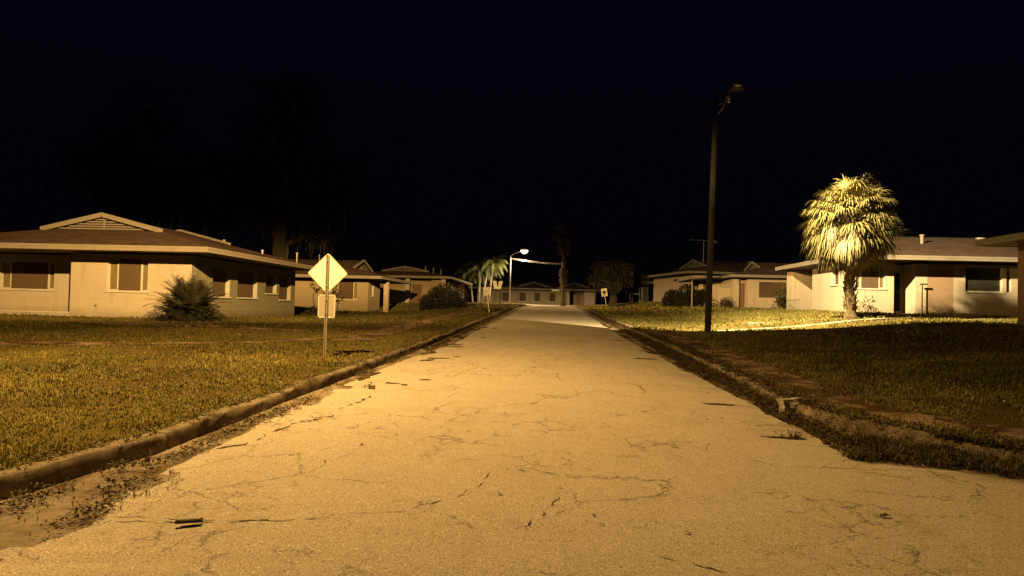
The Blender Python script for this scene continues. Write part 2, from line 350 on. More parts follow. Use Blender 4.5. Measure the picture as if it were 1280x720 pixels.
# kerbs: lumpy worn concrete, rounded on the road side
def kerb(name, line, sgn, y0, y1):
    prof = [(-.03, -.08), (-.02, .05), (-.008, .10), (.004, .134), (.018, .146), (.08, .152), (.145, .152), (.163, .142), (.17, -.08)]
    J = [k * 3.05 + 1.1 for k in range(40)]; ys = set(np.round(np.r_[np.arange(y0, min(30, y1), .09), np.arange(30, y1, .5), [y1]], 3))
    for q in J:
        if y0 < q < y1: ys |= {round(q - .02, 4), round(q - .008, 4), round(q + .008, 4), round(q + .02, 4)}
    ys = sorted(float(q) for q in ys); v = []
    for y in ys:
        x0 = float(line(y)); z0 = float(zr(y)); st = .03 * noise.noise(Vector((sgn * 9, y * .45, 7)))
        gap = .07 if min(abs(y - q) for q in J) < .01 else 0; chip = .05 * max(0, noise.noise(Vector((sgn * 3, y * 1.9, 11))) - .25)
        sink = .06 * max(0, noise.noise(Vector((sgn * 5, y * .35, 2))))
        for k, (dx, dz) in enumerate(prof):
            j = .022 * noise.noise(Vector((x0 * 2 + dx * 9, y * 3.3, dz * 9 + sgn * 4))) + .014 * noise.noise(Vector((dx * 30, y * 11, dz * 25))) + .008 * noise.noise(Vector((dx * 60, y * 27, dz * 50)))
            v.append((x0 - sgn * (dx + j + st * .6), y, z0 + dz + j * .8 + st * .5 - sink - (gap if 0 < k < 8 else 0) - (chip if 2 <= k <= 4 else 0)))
    n = len(prof); f = [(i * n + j, i * n + j + 1, (i + 1) * n + j + 1, (i + 1) * n + j) for i in range(len(ys) - 1) for j in range(n - 1)]
    o = mesh_np(name, np.array(v), np.array(f), KERB); o.data.polygons.foreach_set('use_smooth', [True] * len(o.data.polygons)); tag(o, kind='structure')
kerb('left_kerb', kl, 1, 4.75, 98); kerb('right_kerb', kr, -1, 7.3, 98)

# footpaths and slabs laid in the lawns
def path(name, pts, w, mat, dz=.006, y_as=None):
    v = []; f = []
    P = []
    for (a, b) in zip(pts, pts[1:]):
        n = max(2, int(math.dist(a, b) / .35))
        P += [(a[0] + (b[0] - a[0]) * i / n, a[1] + (b[1] - a[1]) * i / n) for i in range(n)]
    P.append(pts[-1])
    for i, p in enumerate(P):
        q = P[min(i + 1, len(P) - 1)]; o = P[max(i - 1, 0)]; d = Vector((q[0] - o[0], q[1] - o[1])).normalized(); nx, ny = -d.y, d.x
        for t in (-.5, -.25, 0, .25, .5):
            r = (.06 * noise.noise(Vector((i * .31, t * 9, 1)))) * (1 if abs(t) == .5 else 0)
            x = p[0] + nx * (t * w + r); y = p[1] + ny * (t * w + r); v.append((x, y, float(lawn_z(x, y)) + dz))
    f = [(i * 5 + j, i * 5 + j + 1, i * 5 + 6 + j, i * 5 + 5 + j) for i in range(len(P) - 1) for j in range(4)]
    return tag(mesh_np(name, np.array(v), np.array(f), mat), kind='structure')
path('right_pavement', [(3.95, 27.5), (4.0, 20), (3.98, 14), (4.0, 11), (4.35, 9.7), (5.2, 8.6), (6.6, 7.9), (9, 7.5), (14, 7.3)], .95, WALK, .012)
path('right_footpath', [(3.5, 29.6), (6, 29.1), (9.4, 29.2), (13, 30.3), (18.5, 32), (24, 33)], .6, WALK2, .012)
path('left_footpath', [(-13.5, 15.9), (-9.5, 17.2), (-7.5, 18.6), (-6.0, 20.4)], .7, WALK, .012)
path('left_pavement', [(-5.2, 19.5), (-5.3, 28), (-5.2, 40), (-5.1, 60), (-5, 95)], 1.0, WALK, .012)
path('house_path', [(-6, 23.6), (-9, 24), (-12, 25.2), (-17, 25.6)], .8, WALK, .012)

# cracks opened in the road: ragged dirt-filled lines
def crack(mb, pts, w):
    P = []
    for a, b in zip(pts, pts[1:]):
        n = max(3, int(math.dist(a, b) / .035))
        P += [(a[0] + (b[0] - a[0]) * i / n, a[1] + (b[1] - a[1]) * i / n) for i in range(n)]
    vs = []
    s = random.random() * 50
    for i, p in enumerate(P):
        d = Vector((pts[-1][0] - pts[0][0], pts[-1][1] - pts[0][1])).normalized()
        off = .11 * noise.noise(Vector((i * .09, s, 0))) + .04 * noise.noise(Vector((i * .35, s, 5))) + .02 * noise.noise(Vector((i * .95, s, 8)))
        ww = w * max(.0, .3 + 1.6 * noise.noise(Vector((i * .3, s, 9))) + .5 * noise.noise(Vector((i * .9, s, 3)))); ww *= min(1, i / 4, (len(P) - i) / 4)
        for t in (-1, 1):
            x = p[0] - d.y * (off + t * ww / 2); y = p[1] + d.x * (off + t * ww / 2)
            vs.append((x, y, float(rz(x, y)) + .004))
    mb.add(vs, [(2 * i, 2 * i + 1, 2 * i + 3, 2 * i + 2) for i in range(len(P) - 1)])
mb = MB()
crack(mb, [(-3.1, 4.95), (-2.5, 4.98), (-1.8, 4.95), (-1.4, 5.05)], .022)
crack(mb, [(-3.2, 6.9), (-2.95, 7.4), (-2.9, 8.2), (-2.6, 9.2)], .05)
crack(mb, [(-2.7, 9.4), (-2.6, 10.2), (-2.5, 11)], .05)
crack(mb, [(-1.6, 5.0), (-1.0, 5.3), (-.6, 5.7), (-.45, 6.5)], .012)
crack(mb, [(-.2, 4.9), (0, 5.3), (.1, 5.9)], .012)
crack(mb, [(.4, 4.6), (.9, 4.45), (1.7, 4.1)], .014)
crack(mb, [(-.3, 6.5), (.3, 6.45)], .02)
crack(mb, [(.8, 5.0), (.75, 5.6), (.9, 6.3)], .010)
for _ in range(12):
    x = random.uniform(-2.6, 2.2); y = random.uniform(4.2, 13); a = random.uniform(-.9, .9); L = random.uniform(.3, 1.1)
    crack(mb, [(x, y), (x + L * math.sin(a), y + L * math.cos(a))], random.uniform(.006, .012))
tag(mb.build('road_crack', CRACKM), kind='structure')
# dirt washed over the gutters and flat broken patches along the left edge of the road
mb = MB()
def blob(mb, x, y, rx_, ry_, z, n=26, seed=0, ang=0):
    vs = [(x, y, z(x, y))]
    for k in range(n):
        t = 2 * math.pi * k / n; r = 1 + .75 * noise.noise(Vector((math.cos(t) * 1.6 + seed, math.sin(t) * 1.6, seed)))+ .3 * noise.noise(Vector((math.cos(t) * 5 + seed, math.sin(t) * 5, seed)))
        px, py = rx_ * r * math.cos(t), ry_ * r * math.sin(t)
        X = x + px * math.cos(ang) - py * math.sin(ang); Y = y + px * math.sin(ang) + py * math.cos(ang)
        vs.append((X, Y, z(X, Y)))
    mb.add(vs, [(0, 1 + k, 1 + (k + 1) % n) for k in range(n)])
zroad = lambda x, y: float(rz(x, y)) + .008
for (x, y, a, b, g) in [(-2.75, 11.8, .06, .2, .3), (-2.55, 12.3, .05, .12, 1), (-2.3, 12.1, .05, .07, .5), (-2.1, 12.8, .06, .1, 1), (-3.2, 13.4, .14, .5, 0), (-2.65, 16.3, .14, .12, .4),
                        (-2.4, 16.8, .2, .08, 0), (-2.1, 17.2, .10, .06, 0), (-2.9, 18.3, .16, .5, 0), (-2.75, 21.0, .3, .16, 0), (-2.5, 20.2, .2, .1, 0), (-2.8, 24.5, .12, .6, 0), (-2.75, 30.5, .15, 1, 0), (-2.1, 24, .09, .12, 0), (-2.2, 30, .12, .2, 0),
                        (3.0, 10.5, .16, .8, 0), (2.95, 13, .14, .8, 0), (2.8, 16.5, .14, 1.2, 0), (2.65, 21, .16, 1.4, 0), (2.55, 27, .15, 1.5, 0), (2.55, 8.6, .22, .05, .1), (2.35, 11.0, .2, .05, 0), (2.2, 18.0, .3, .1, 0), (2.2, 24.4, .3, .1, 0), (2.5, 35, .14, 2, 0)]:
    blob(mb, x, y, a, b, zroad, seed=x * 3.1 + y, ang=g)
tag(mb.build('road_edge_dirt', SOILM), kind='structure')

# ------------------------------------------------------------------ grass (stuff)
def tufts(xy, z, h, w, nb, col0, col1, lean=.55, heavy=None):
    n = len(xy)
    X = np.repeat(xy, nb, 0); Z = np.repeat(z, nb); H = np.repeat(h, nb) * rng.uniform(.55, 1.15, n * nb); W = np.repeat(w, nb) * rng.uniform(.6, 1.3, n * nb)
    th = rng.uniform(0, 2 * np.pi, n * nb); ln = rng.uniform(.1, lean * 1.6, n * nb); d = np.c_[np.cos(th), np.sin(th)]; p = np.c_[-d[:, 1], d[:, 0]]
    off = d * (np.repeat(w, nb) * rng.uniform(0, 1.6, n * nb))[:, None]
    b = X + off
    v = np.zeros((n * nb, 5, 3))
    v[:, 0, :2] = b - p * W[:, None] / 2; v[:, 1, :2] = b + p * W[:, None] / 2; v[:, 0, 2] = v[:, 1, 2] = Z - .01
    m = b + d * (H * ln * .35)[:, None]
    v[:, 2, :2] = m + p * W[:, None] * .42; v[:, 3, :2] = m - p * W[:, None] * .42; v[:, 2, 2] = v[:, 3, 2] = Z + H * .6
    v[:, 4, :2] = b + d * (H * ln)[:, None]; v[:, 4, 2] = Z + H * (1 - .25 * ln)
    i = np.arange(n * nb)[:, None] * 5
    f = np.vstack([i + np.array([[0, 1, 2]]), i + np.array([[0, 2, 3]]), i + np.array([[3, 2, 4]])])
    t = rng.uniform(0, 1, (n, 1)); c = np.array(col0) * (1 - t) + np.array(col1) * t; c = np.repeat(c, nb, 0) * rng.uniform(.68, 1.2, (n * nb, 1)); pale = rng.uniform(0, 1, n * nb) < .07; c[pale] = c[pale] * .3 + np.array((.30, .24, .11)) * .8
    return v.reshape(-1, 3), f, np.repeat(c, 5, 0)
def join(parts, name, mat, kind='stuff', label=None, cat=None):
    V = []; F = []; Cc = []; k = 0
    for v, f, c in parts: V.append(v); F.append(f + k); Cc.append(c); k += len(v)
    return tag(mesh_np(name, np.vstack(V), np.vstack(F), mat, np.vstack(Cc)), label, cat, kind=kind)
def nz(x, y, s, o=0.0): return np.array([noise.noise(Vector((a * s, b * s, o))) for a, b in zip(x, y)])
def in_view(x, y, pad=1.0):
    D = y * .9986 - x * .052; Xc = x * .9986 + y * .052; return (np.abs(Xc) < D * .69 + pad) & (D > 2.5)
def seg_dist(x, y, pts):
    d = np.full(len(x), 1e9)
    for (a, b), (c, e) in zip(pts, pts[1:]):
        vx, vy = c - a, e - b; t = np.clip(((x - a) * vx + (y - b) * vy) / (vx * vx + vy * vy), 0, 1); d = np.minimum(d, np.hypot(x - a - t * vx, y - b - t * vy))
    return d
PATHS = [([(3.95, 27.5), (4.0, 20), (3.98, 14), (4.0, 11), (4.35, 9.7), (5.2, 8.6), (6.6, 7.9), (9, 7.5), (14, 7.3)], .42, .16),
         ([(3.5, 29.6), (6, 29.1), (9.4, 29.2), (13, 30.3), (18.5, 32), (24, 33)], .36, .05), ([(-13.5, 15.9), (-9.5, 17.2), (-7.5, 18.6), (-6.0, 20.4)], .35, .35),
         ([(-5.2, 19.5), (-5.3, 28), (-5.2, 40), (-5.1, 60)], .5, .6), ([(-6, 23.6), (-9, 24), (-12, 25.2), (-17, 25.6)], .4, .4)]
HOUSES_XY = [(-26, -14.5, 30.4, 44), (14.5, 30, 38.7, 50), (14.9, 26, 10, 26)]
def lawn(side_, y0, y1, dens, hh, ww, nb, xmax):
    area = (y1 - y0) * xmax; n = int(dens * area)
    y = rng.uniform(y0, y1, n); k = kl(y) - .12 if side_ < 0 else kr(y) + .12
    x = k + side_ * rng.uniform(0, xmax, n)
    ok = in_view(x, y)
    x, y = x[ok], y[ok]
    for a, b, c, d in HOUSES_XY: ok = ~((x > a) & (x < b) & (y > c) & (y < d)); x, y = x[ok], y[ok]
    for pts, hw, keep in PATHS:
        d = seg_dist(x, y, pts); q = nz(x, y, 1.1, 4) * .5 + .35; ok = (d > hw) | (rng.uniform(0, 1, len(x)) < keep * q * 2); x, y = x[ok], y[ok]
    q = nz(x, y, .8, 1); q2 = nz(x, y, .22, 7)
    q3 = nz(x, y, 2.6, 5); ok = rng.uniform(-.9, 1, len(x)) < q * 1.6 + q3 * .9 + .40; x, y, q, q2 = x[ok], y[ok], q[ok], q2[ok]
    z = lawn_z_np(x, y)
    h = hh * rng.uniform(.5, 1.3, len(x)) * (1 + .5 * q); w = np.full(len(x), ww); ql = nz(x, y, .45, 12) + .5 * nz(x, y, 1.7, 3)
    g = np.array((.105, .115, .022)) if side_ < 0 else np.array((.10, .12, .03))
    dry = np.clip((y0 - 12) / 14, 0, 1) if side_ < 0 else 0  # left blades simply get darker with distance
    v, f, c = tufts(np.c_[x, y], z, h, w, nb, g * 1.5 * (1 - .62 * dry), np.array((.36, .28, .075)) * (1 - .68 * dry))
    m_ = np.repeat(1 + .55 * ql, nb * 5)[:, None]; st = np.repeat(np.clip(ql * .9, -.4, .5), nb * 5)[:, None]; c = c * m_ * (1 + st * np.array((.10, .0, -.05)))
    return v, f, np.clip(c, .01, .6)
def lawn_z_np(x, y): return zr(y) + .13 + side(x, y)
parts = [lawn(-1, 4.8, 9, 850, .042, .0065, 6, 5.5), lawn(-1, 9, 15, 400, .05, .008, 6, 9), lawn(-1, 15, 24, 110, .055, .015, 5, 15), lawn(-1, 24, 45, 22, .07, .035, 5, 26), lawn(-1, 45, 98, 5, .10, .08, 4, 22),
         lawn(1, 7.6, 12, 560, .06, .008, 6, 6.5), lawn(1, 12, 18, 250, .07, .011, 5, 10), lawn(1, 18, 28, 60, .075, .02, 5, 17), lawn(1, 28, 45, 26, .08, .03, 5, 24), lawn(1, 45, 98, 5, .11, .08, 4, 22)]
join(parts, 'grass', GRASSM, label='patchy yellow-green mown grass covering the lawns', cat='grass')
# weeds along gutters and kerbs
def leaf_quads(cen, dirs, L, Wd, cols, curve=.15):
    """n pointed leaves: cen (n,3), dirs (n,3)"""
    n = len(cen); dirs = dirs / np.linalg.norm(dirs, axis=1)[:, None]; up = rng.normal(0, 1, (n, 3)); s = np.cross(dirs, up); s /= np.linalg.norm(s, axis=1)[:, None]; nr = np.cross(s, dirs)
    v = np.zeros((n, 4, 3)); v[:, 0] = cen; v[:, 1] = cen + dirs * L[:, None] * .45 + s * Wd[:, None] / 2; v[:, 2] = cen + dirs * L[:, None] - nr * (L * curve)[:, None]; v[:, 3] = cen + dirs * L[:, None] * .45 - s * Wd[:, None] / 2
    f = np.arange(n)[:, None] * 4 + np.array([[0, 1, 2, 3]]); return v.reshape(-1, 3), f, np.repeat(cols, 4, 0)
def creeping(pts, dens=2600, size=.03, hgt=.035, c0=(.045, .035, .015), c1=(.15, .12, .045)):
    out = []
    for (x, y, a, b) in pts:
        n = int(dens * a * b * 3); t = rng.uniform(0, 2 * np.pi, n); r = rng.uniform(0, 1, n) ** .6 * (1 + .6 * nz(np.cos(t) * 2 + x, np.sin(t) * 2 + y, 1.4))
        X = x + a * r * np.cos(t); Y = y + b * r * np.sin(t); q = nz(X, Y, 9, 3) + .5 * nz(X, Y, 25, 1); ok = q > -.18; X, Y, q = X[ok], Y[ok], q[ok]; n = len(X)
        Z = np.where((X > kl(Y)) & (X < kr(Y)), zr(Y) + .02, lawn_z_np(X, Y)) + rng.uniform(0, 1, n) ** 1.5 * hgt * (1.2 + q)
        D = np.c_[rng.normal(0, 1, n), rng.normal(0, 1, n), rng.uniform(-.1, .7, n)]; k = rng.uniform(0, 1, (n, 1)); K = (np.array(c0) * (1 - k) + np.array(c1) * k) * rng.uniform(.5, 1.3, (n, 1))
        v, f, c = leaf_quads(np.c_[X, Y, Z], D, size * rng.uniform(.5, 1.8, n), size * .35 * rng.uniform(.5, 1.5, n), K); out.append((v, np.vstack([f[:, :3], f[:, [0, 2, 3]]]), c))
    return out
def weeds(pts, dens, hh, ww, nb=6, c0=(.075, .045, .02), c1=(.12, .10, .03), z=None):
    """pts: list of (x,y,rx,ry)"""
    out = []
    for (x, y, a, b) in pts:
        n = max(4, int(dens * a * b * 3)); t = rng.uniform(0, 2 * np.pi, n); r = np.sqrt(rng.uniform(0, 1, n)) * (1 + .4 * nz(np.cos(t) * 2 + x, np.sin(t) * 2 + y, 1))
        X = x + a * r * np.cos(t); Y = y + b * r * np.sin(t)
        Z = np.where((X > kl(Y)) & (X < kr(Y)), zr(Y) + .01, lawn_z_np(X, Y))
        H = hh * rng.uniform(.4, 1.3, n) * (1.15 - .6 * r); out.append(tufts(np.c_[X, Y], Z, np.maximum(H, .015), np.full(n, ww), nb, c0, c1, lean=.9))
    return out
W = []
W += creeping([(-3.1, 5.1, .14, .4), (-3.2, 5.75, .2, .28), (-3.32, 6.7, .12, .45), (-3.3, 7.35, .1, .3), (-3.35, 8.3, .15, .5), (-3.3, 9.2, .17, .6), (-3.25, 10.2, .12, .4)])
W += creeping([(-3.55, 6.3, .16, .3), (-3.7, 5.3, .2, .5), (-3.45, 14.1, .2, .35), (-3.3, 13.6, .12, .5), (-2.6, 16.4, .12, .1), (-2.75, 21, .2, .12), (-3.4, 18.2, .14, 1.0), (-3.3, 16, .14, .8), (-2.7, 8.9, .06, .2), (-2.8, 11.8, .05, .2)])
W += weeds([(-3.15, 5.6, .25, .9), (-3.4, 8, .15, 1.6), (-3.35, 12, .12, 3), (-3.6, 5.4, .2, .6)], 60, .06, .004, 5, c1=(.16, .13, .05))
W += weeds([(-3.1, y, .16, 1.2) for y in np.arange(20, 60, 2.3)], 60, .07, .03)
W += creeping([(3.15, y, .24, .6) for y in np.arange(8.4, 15, .7)] + [(3.1, y, .3, .9) for y in np.arange(15, 24, 1.2)], 1700, .035, .05, (.035, .022, .011), (.10, .065, .028))
W += weeds([(3.2, y, .22, .55) for y in np.arange(8.4, 15, .7)], 250, .055, .006, c0=(.07, .04, .018), c1=(.11, .07, .025))
W += weeds([(3.15, y, .32, 1.1) for y in np.arange(14.5, 30, 1.5)], 170, .08, .018, c0=(.06, .036, .016), c1=(.10, .07, .025))
W += weeds([(3.0, y, .3, 1.6) for y in np.arange(30, 62, 2.6)], 40, .10, .03)
W += weeds([(3.35, 7.95, .32, .25), (3.8, 7.75, .5, .28), (4.5, 7.45, .55, .34), (5.3, 7.2, .6, .36), (6.2, 7.1, .7, .4), (7.2, 7.0, .8, .45), (3.05, 7.75, .14, .14), (3.5, 8.6, .3, .3), (3.9, 8.2, .35, .25), (4.4, 8.0, .4, .25), (4.1, 8.2, .5, .2), (5.0, 7.9, .5, .25)], 900, .11, .006, 7, (.055, .04, .022), (.10, .075, .03))
W += weeds([(2.68, 8.65, .2, .05), (2.95, 8.4, .06, .05), (4.35, 10.3, .05, .05), (4.7, 9.6, .06, .05), (-3.5, 6.6, .05, .05)], 800, .13, .005, 7, (.10, .055, .02), (.16, .11, .04))
W += creeping([(3.95 + random.uniform(-.45, .45), y, .3, .25) for y in np.arange(9.2, 27, .45)] + [(4.0 + (8.6 - y) * 2.6 + random.uniform(-.4, .4), y, .5, .12) for y in np.arange(7.2, 9.0, .12)], 260, .035, .03, (.04, .025, .012), (.13, .09, .04))
W += creeping([(float(kr(y)) + .08 + random.uniform(-.08, .08), y, .12, .3) for y in np.arange(7.6, 26, .33)], 2200, .04, .09, (.04, .026, .012), (.12, .085, .035))
W += weeds([(4.0 + random.uniform(-.5, .5), y, .12, .2) for y in np.arange(9.5, 26, .8)], 300, .05, .012)
W += creeping([(float(kl(y)) - .12 + random.uniform(-.05, .05), y, .07, .3) for y in np.arange(5, 30, .3)], 1500, .035, .05, (.10, .085, .03), (.24, .19, .06))
W += weeds([(float(kl(y)) - .16, y, .07, .35) for y in np.arange(5, 30, .5)], 700, .05, .006, 5, (.12, .11, .03), (.26, .21, .06))
join(W, 'weeds', GRASSM, label='dry brown weeds growing in the gutters and over the kerbs', cat='weeds')

# ------------------------------------------------------------------ houses
def wall_run(mb, p0, p1, z0, z1, ops=(), depth=.3, sd=1):
    """a wall from p0 to p1 (local xy) with real openings (s0,s1,za,zb) measured along it; outside is on the right of p0->p1 when sd=1"""
    p0 = Vector((*p0, 0)); p1 = Vector((*p1, 0)); d = (p1 - p0); L = d.length; d.normalize(); nrm = Vector((d.y, -d.x, 0)) * sd; inn = -nrm * depth
    ss = sorted({0, L, *[o[0] for o in ops], *[o[1] for o in ops]}); zz = sorted({z0, z1, *[o[2] for o in ops], *[o[3] for o in ops]})
    P = lambda s, z, k=0: p0 + d * s + Vector((0, 0, z)) + inn * k
    for a, b in zip(ss, ss[1:]):
        for c, e in zip(zz, zz[1:]):
            m1, m2 = (a + b) / 2, (c + e) / 2
            if any(o[0] < m1 < o[1] and o[2] < m2 < o[3] for o in ops): continue
            mb.add([P(a, c), P(b, c), P(b, e), P(a, e)], [(0, 1, 2, 3)]); mb.add([P(a, c, 1), P(b, c, 1), P(b, e, 1), P(a, e, 1)], [(3, 2, 1, 0)])
    for (a, b, c, e) in ops:
        mb.add([P(a, c), P(a, c, 1), P(a, e, 1), P(a, e)], [(0, 1, 2, 3)]); mb.add([P(b, c), P(b, c, 1), P(b, e, 1), P(b, e)], [(3, 2, 1, 0)])
        mb.add([P(a, c), P(b, c), P(b, c, 1), P(a, c, 1)], [(0, 1, 2, 3)]); mb.add([P(a, e), P(b, e), P(b, e, 1), P(a, e, 1)], [(3, 2, 1, 0)])
    mb.add([P(0, z1), P(L, z1), P(L, z1, 1), P(0, z1, 1)], [(0, 1, 2, 3)])
    return lambda s, z, k=0.0: P(s, z, k / depth)
def bar_on(mb, F, s0, s1, z0, z1, k0, k1):
    """box in wall coordinates, k = distance behind the outer face (negative = proud)"""
    vs = [F(s, z, k) for k in (k0, k1) for z in (z0, z1) for s in (s0, s1)]
    mb.add(vs, [(0, 1, 3, 2), (5, 4, 6, 7), (0, 4, 5, 1), (2, 3, 7, 6), (0, 2, 6, 4), (1, 5, 7, 3)])
def window(F, o, parent, style='board', sides=(0, 0), sill=True, frame=TRIM, board=BOARD, deep=.13):
    a, b, c, e = o; t = .05; DD = deep
    m = MB(); bar_on(m, F, a, a + t, c, e, DD, DD + .055); bar_on(m, F, b - t, b, c, e, DD, DD + .055); bar_on(m, F, a + t, b - t, e - t, e, DD, DD + .055); bar_on(m, F, a + t, b - t, c, c + t, DD, DD + .055)
    for q in (a + .001, b - .019): bar_on(m, F, q, q + .018, c + .002, e - .002, .004, DD)
    l, r = a + sides[0] * (b - a), b - sides[1] * (b - a)
    for q in (l, r):
        if a + t < q < b - t: bar_on(m, F, q - .03, q + .03, c + t, e - t, DD - .01, DD + .06)
    w = m.build('window', frame, parent)
    for q0, q1 in ((a, l), (r, b)):
        if q1 - q0 > .1:
            g = MB()
            n = max(2, int((e - c) / .11))
            for i in range(n):
                z = c + (e - c) * (i + .5) / n
                vs = [F(q0 + t, z - .05, DD + .045), F(q1 - t, z - .05, DD + .045), F(q1 - t, z + .055, DD + .025), F(q0 + t, z + .055, DD + .025)]
                g.add(vs, [(0, 1, 2, 3)])
            bar_on(g, F, q0 + .01, q1 - .01, c + .01, e - .01, DD + .06, DD + .075); g.build('pane', PANE, w)
    bd = MB()
    if style == 'board': bar_on(bd, F, l + .035, r - .035, c + .02, e - .02, DD - .02, DD - .002); bd.build('boarding', board, w)
    else: bar_on(bd, F, l + .035, r - .035, c + .02, e - .02, DD + .03, DD + .045); bd.build('pane', BLACKG, w)
    if sill: s = MB(); bar_on(s, F, a - .06, b + .06, c - .07, c - .002, -.06, DD - .02); s.build('sill', frame, w)
    return w
def roof(parent, x0, x1, y0, y1, ze, pitch=.245, g=3.95, axis='y', fh=.19, ridge_cap=True):
    hw = ((x1 - x0) if axis == 'y' else (y1 - y0)) / 2; g = min(g, hw)
    def T(u, v, z):            # u across, v along the ridge
        return ((x0 + u, y0 + v, z) if axis == 'y' else (x0 + v, y0 + u, z))
    Wd = 2 * hw; L = (y1 - y0) if axis == 'y' else (x1 - x0); zg = ze + pitch * g; zt = ze + pitch * hw; m = MB(); e = .012
    V = [T(0, 0, ze), T(Wd, 0, ze), T(Wd, L, ze), T(0, L, ze), T(g, g, zg), T(Wd - g, g, zg), T(Wd - g, L - g, zg), T(g, L - g, zg), T(hw, g, zt), T(hw, L - g, zt),
         T(0, 0, ze - .03), T(Wd, 0, ze - .03), T(Wd, L, ze - .03), T(0, L, ze - .03)]
    m.add(V, [(0, 1, 5, 4), (2, 3, 7, 6), (0, 4, 8, 9, 7, 3), (1, 2, 6, 9, 8, 5), (0, 10, 11, 1), (1, 11, 12, 2), (2, 12, 13, 3), (3, 13, 10, 0)])
    ov = .3
    if g < hw - .2:
        for v0, sg in ((g, -1), (L - g, 1)):   # little gable hoods
            m.add([T(g - .1, v0, zg - .1 * pitch), T(hw, v0, zt), T(Wd - g + .1, v0, zg - .1 * pitch), T(g - .1, v0 + sg * ov, zg + .02 - .1 * pitch), T(hw, v0 + sg * ov, zt + .02), T(Wd - g + .1, v0 + sg * ov, zg + .02 - .1 * pitch)], [(0, 1, 4, 3), (1, 2, 5, 4)])
    r = m.build('roof', ROOF, parent)
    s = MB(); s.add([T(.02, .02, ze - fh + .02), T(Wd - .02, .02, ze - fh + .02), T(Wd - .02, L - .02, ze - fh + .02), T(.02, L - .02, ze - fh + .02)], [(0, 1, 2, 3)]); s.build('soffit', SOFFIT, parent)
    f = MB(); h = fh; t = .03
    a, b, c, d = x0 - .01, x1 + .01, y0 - .01, y1 + .01
    f.box(a, b, c - t, c, ze - h, ze + .015); f.box(a, b, d, d + t, ze - h, ze + .015); f.box(a - t, a, c - t, d + t, ze - h, ze + .012); f.box(b, b + t, c - t, d + t, ze - h, ze + .012)
    # lower lip board
    f.box(a - .01, b + .01, c - t - .015, c - t, ze - .07, ze + .02); f.box(a - t - .015, a - t, c - .02, d + .02, ze - .07, ze + .018); f.box(b + t, b + t + .015, c - .02, d + .02, ze - .07, ze + .018)
    f.build('fascia', FASCIA, parent)
    if g < hw - .2:
        for v0, sg in ((g, -1), (L - g, 1)):
            q = MB(); vv = v0 + sg * ov
            for u0 in (g - .25, Wd - g + .25):
                q.bar(T(u0, vv, zg + .02 - .25 * pitch), T(hw, vv, zt + .02), .05, .2)
            gv = q.build('gable_trim', FASCIA, r)
            q = MB(); q.add([T(g, v0 + sg * .02, zg), T(Wd - g, v0 + sg * .02, zg), T(hw, v0 + sg * .02, zt)], [(0, 1, 2)])
            q.build('gable_vent', DARK, r)
            q = MB(); n = 6
            for i in range(n):
                z = zg + (zt - zg) * (i + .35) / n; w = (zt - z) / pitch - .12
                if w > .15: q.bar(T(hw - w, v0 + sg * .06, z), T(hw + w, v0 + sg * .06, z), .03, (zt - zg) / n * .55)
            q.bar(T(hw, v0 + sg * .085, zg), T(hw, v0 + sg * .085, zt), .04, .05)
            q.build('vent_slats', FASCIA, r)
    return r
def pipe(parent, x, y, z, h, r=.05):
    m = MB(); m.tube([(x, y, z - .3), (x, y, z + h)], r, 10); m.tube([(x, y, z + h - .03), (x, y, z + h + .05)], r * 1.5, 10); m.tube([(x, y, z - .02), (x, y, z + .05)], [r * 2.6, r * 1.2], 10)
    return m.build('vent_pipe', STEEL, parent)
def box_part(name, mat, parent, *b, bevel=.01):
    m = MB(); m.box(*b); return m.build(name, mat, parent, bevel=bevel)
def door(parent, F, s0, s1, z0, z1, mat=DOOR, k=.1):
    m = MB(); bar_on(m, F, s0 + .04, s1 - .04, z0, z1 - .04, k, k + .045); d = m.build('door', mat, parent)
    m = MB(); bar_on(m, F, s0 - .02, s0 + .04, z0, z1, k - .03, k + .06); bar_on(m, F, s1 - .04, s1 + .02, z0, z1, k - .03, k + .06); bar_on(m, F, s0 + .04, s1 - .04, z1 - .04, z1, k - .03, k + .06); m.build('door_frame', TRIM, d)
    m = MB(); c = F(s1 - .12, z0 + 1, k - .05); m.tube([F(s1 - .12, z0 + 1, k), c], .03, 8); m.build('handle', STEEL, d); return d

# --- near left house (origin at its front right corner, floor level .85)
h = thing('bungalow', 'long cream bungalow nearest on the left, boarded windows and a spiky bush at its corner', 'house', (-14.6, 30.4, .85))
H = 2.6
m = MB()
F1 = wall_run(m, (-5.05, 0), (0, 0), -.7, H, [(1.52, 3.25, 1.1, 2.42)])
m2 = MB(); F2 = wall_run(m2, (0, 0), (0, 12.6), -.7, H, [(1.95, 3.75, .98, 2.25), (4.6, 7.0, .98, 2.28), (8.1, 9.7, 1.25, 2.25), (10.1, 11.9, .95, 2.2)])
wall_run(m, (0, 12.6), (-10.3, 12.6), -.7, H); F3 = wall_run(m, (-5.05, 1.6), (-5.05, 0), -.7, H, sd=1)
F4 = wall_run(m, (-9.7, 1.6), (-5.05, 1.6), -.7, H, [(.45, 2.9, 1.1, 2.28)]); wall_run(m, (-10.3, 12.6), (-10.3, 0), -.7, H)
wall_run(m, (-10.3, 0), (-9.7, 0), -.7, H); wall_run(m, (-9.7, 0), (-9.7, 1.6), -.7, H)
m.build('wall', CREAM, h); m2.build('side_wall', DARK_OLIVE, h)['label'] = 'dark grey-green side wall'
window(F1, (1.52, 3.25, 1.1, 2.42), h, 'board', (.23, .2))
for o in [(1.95, 3.75, .98, 2.25), (4.6, 7.0, .98, 2.28), (8.1, 9.7, 1.25, 2.25), (10.1, 11.9, .95, 2.2)]: window(F2, o, h, 'board', (0, 0), deep=.22)
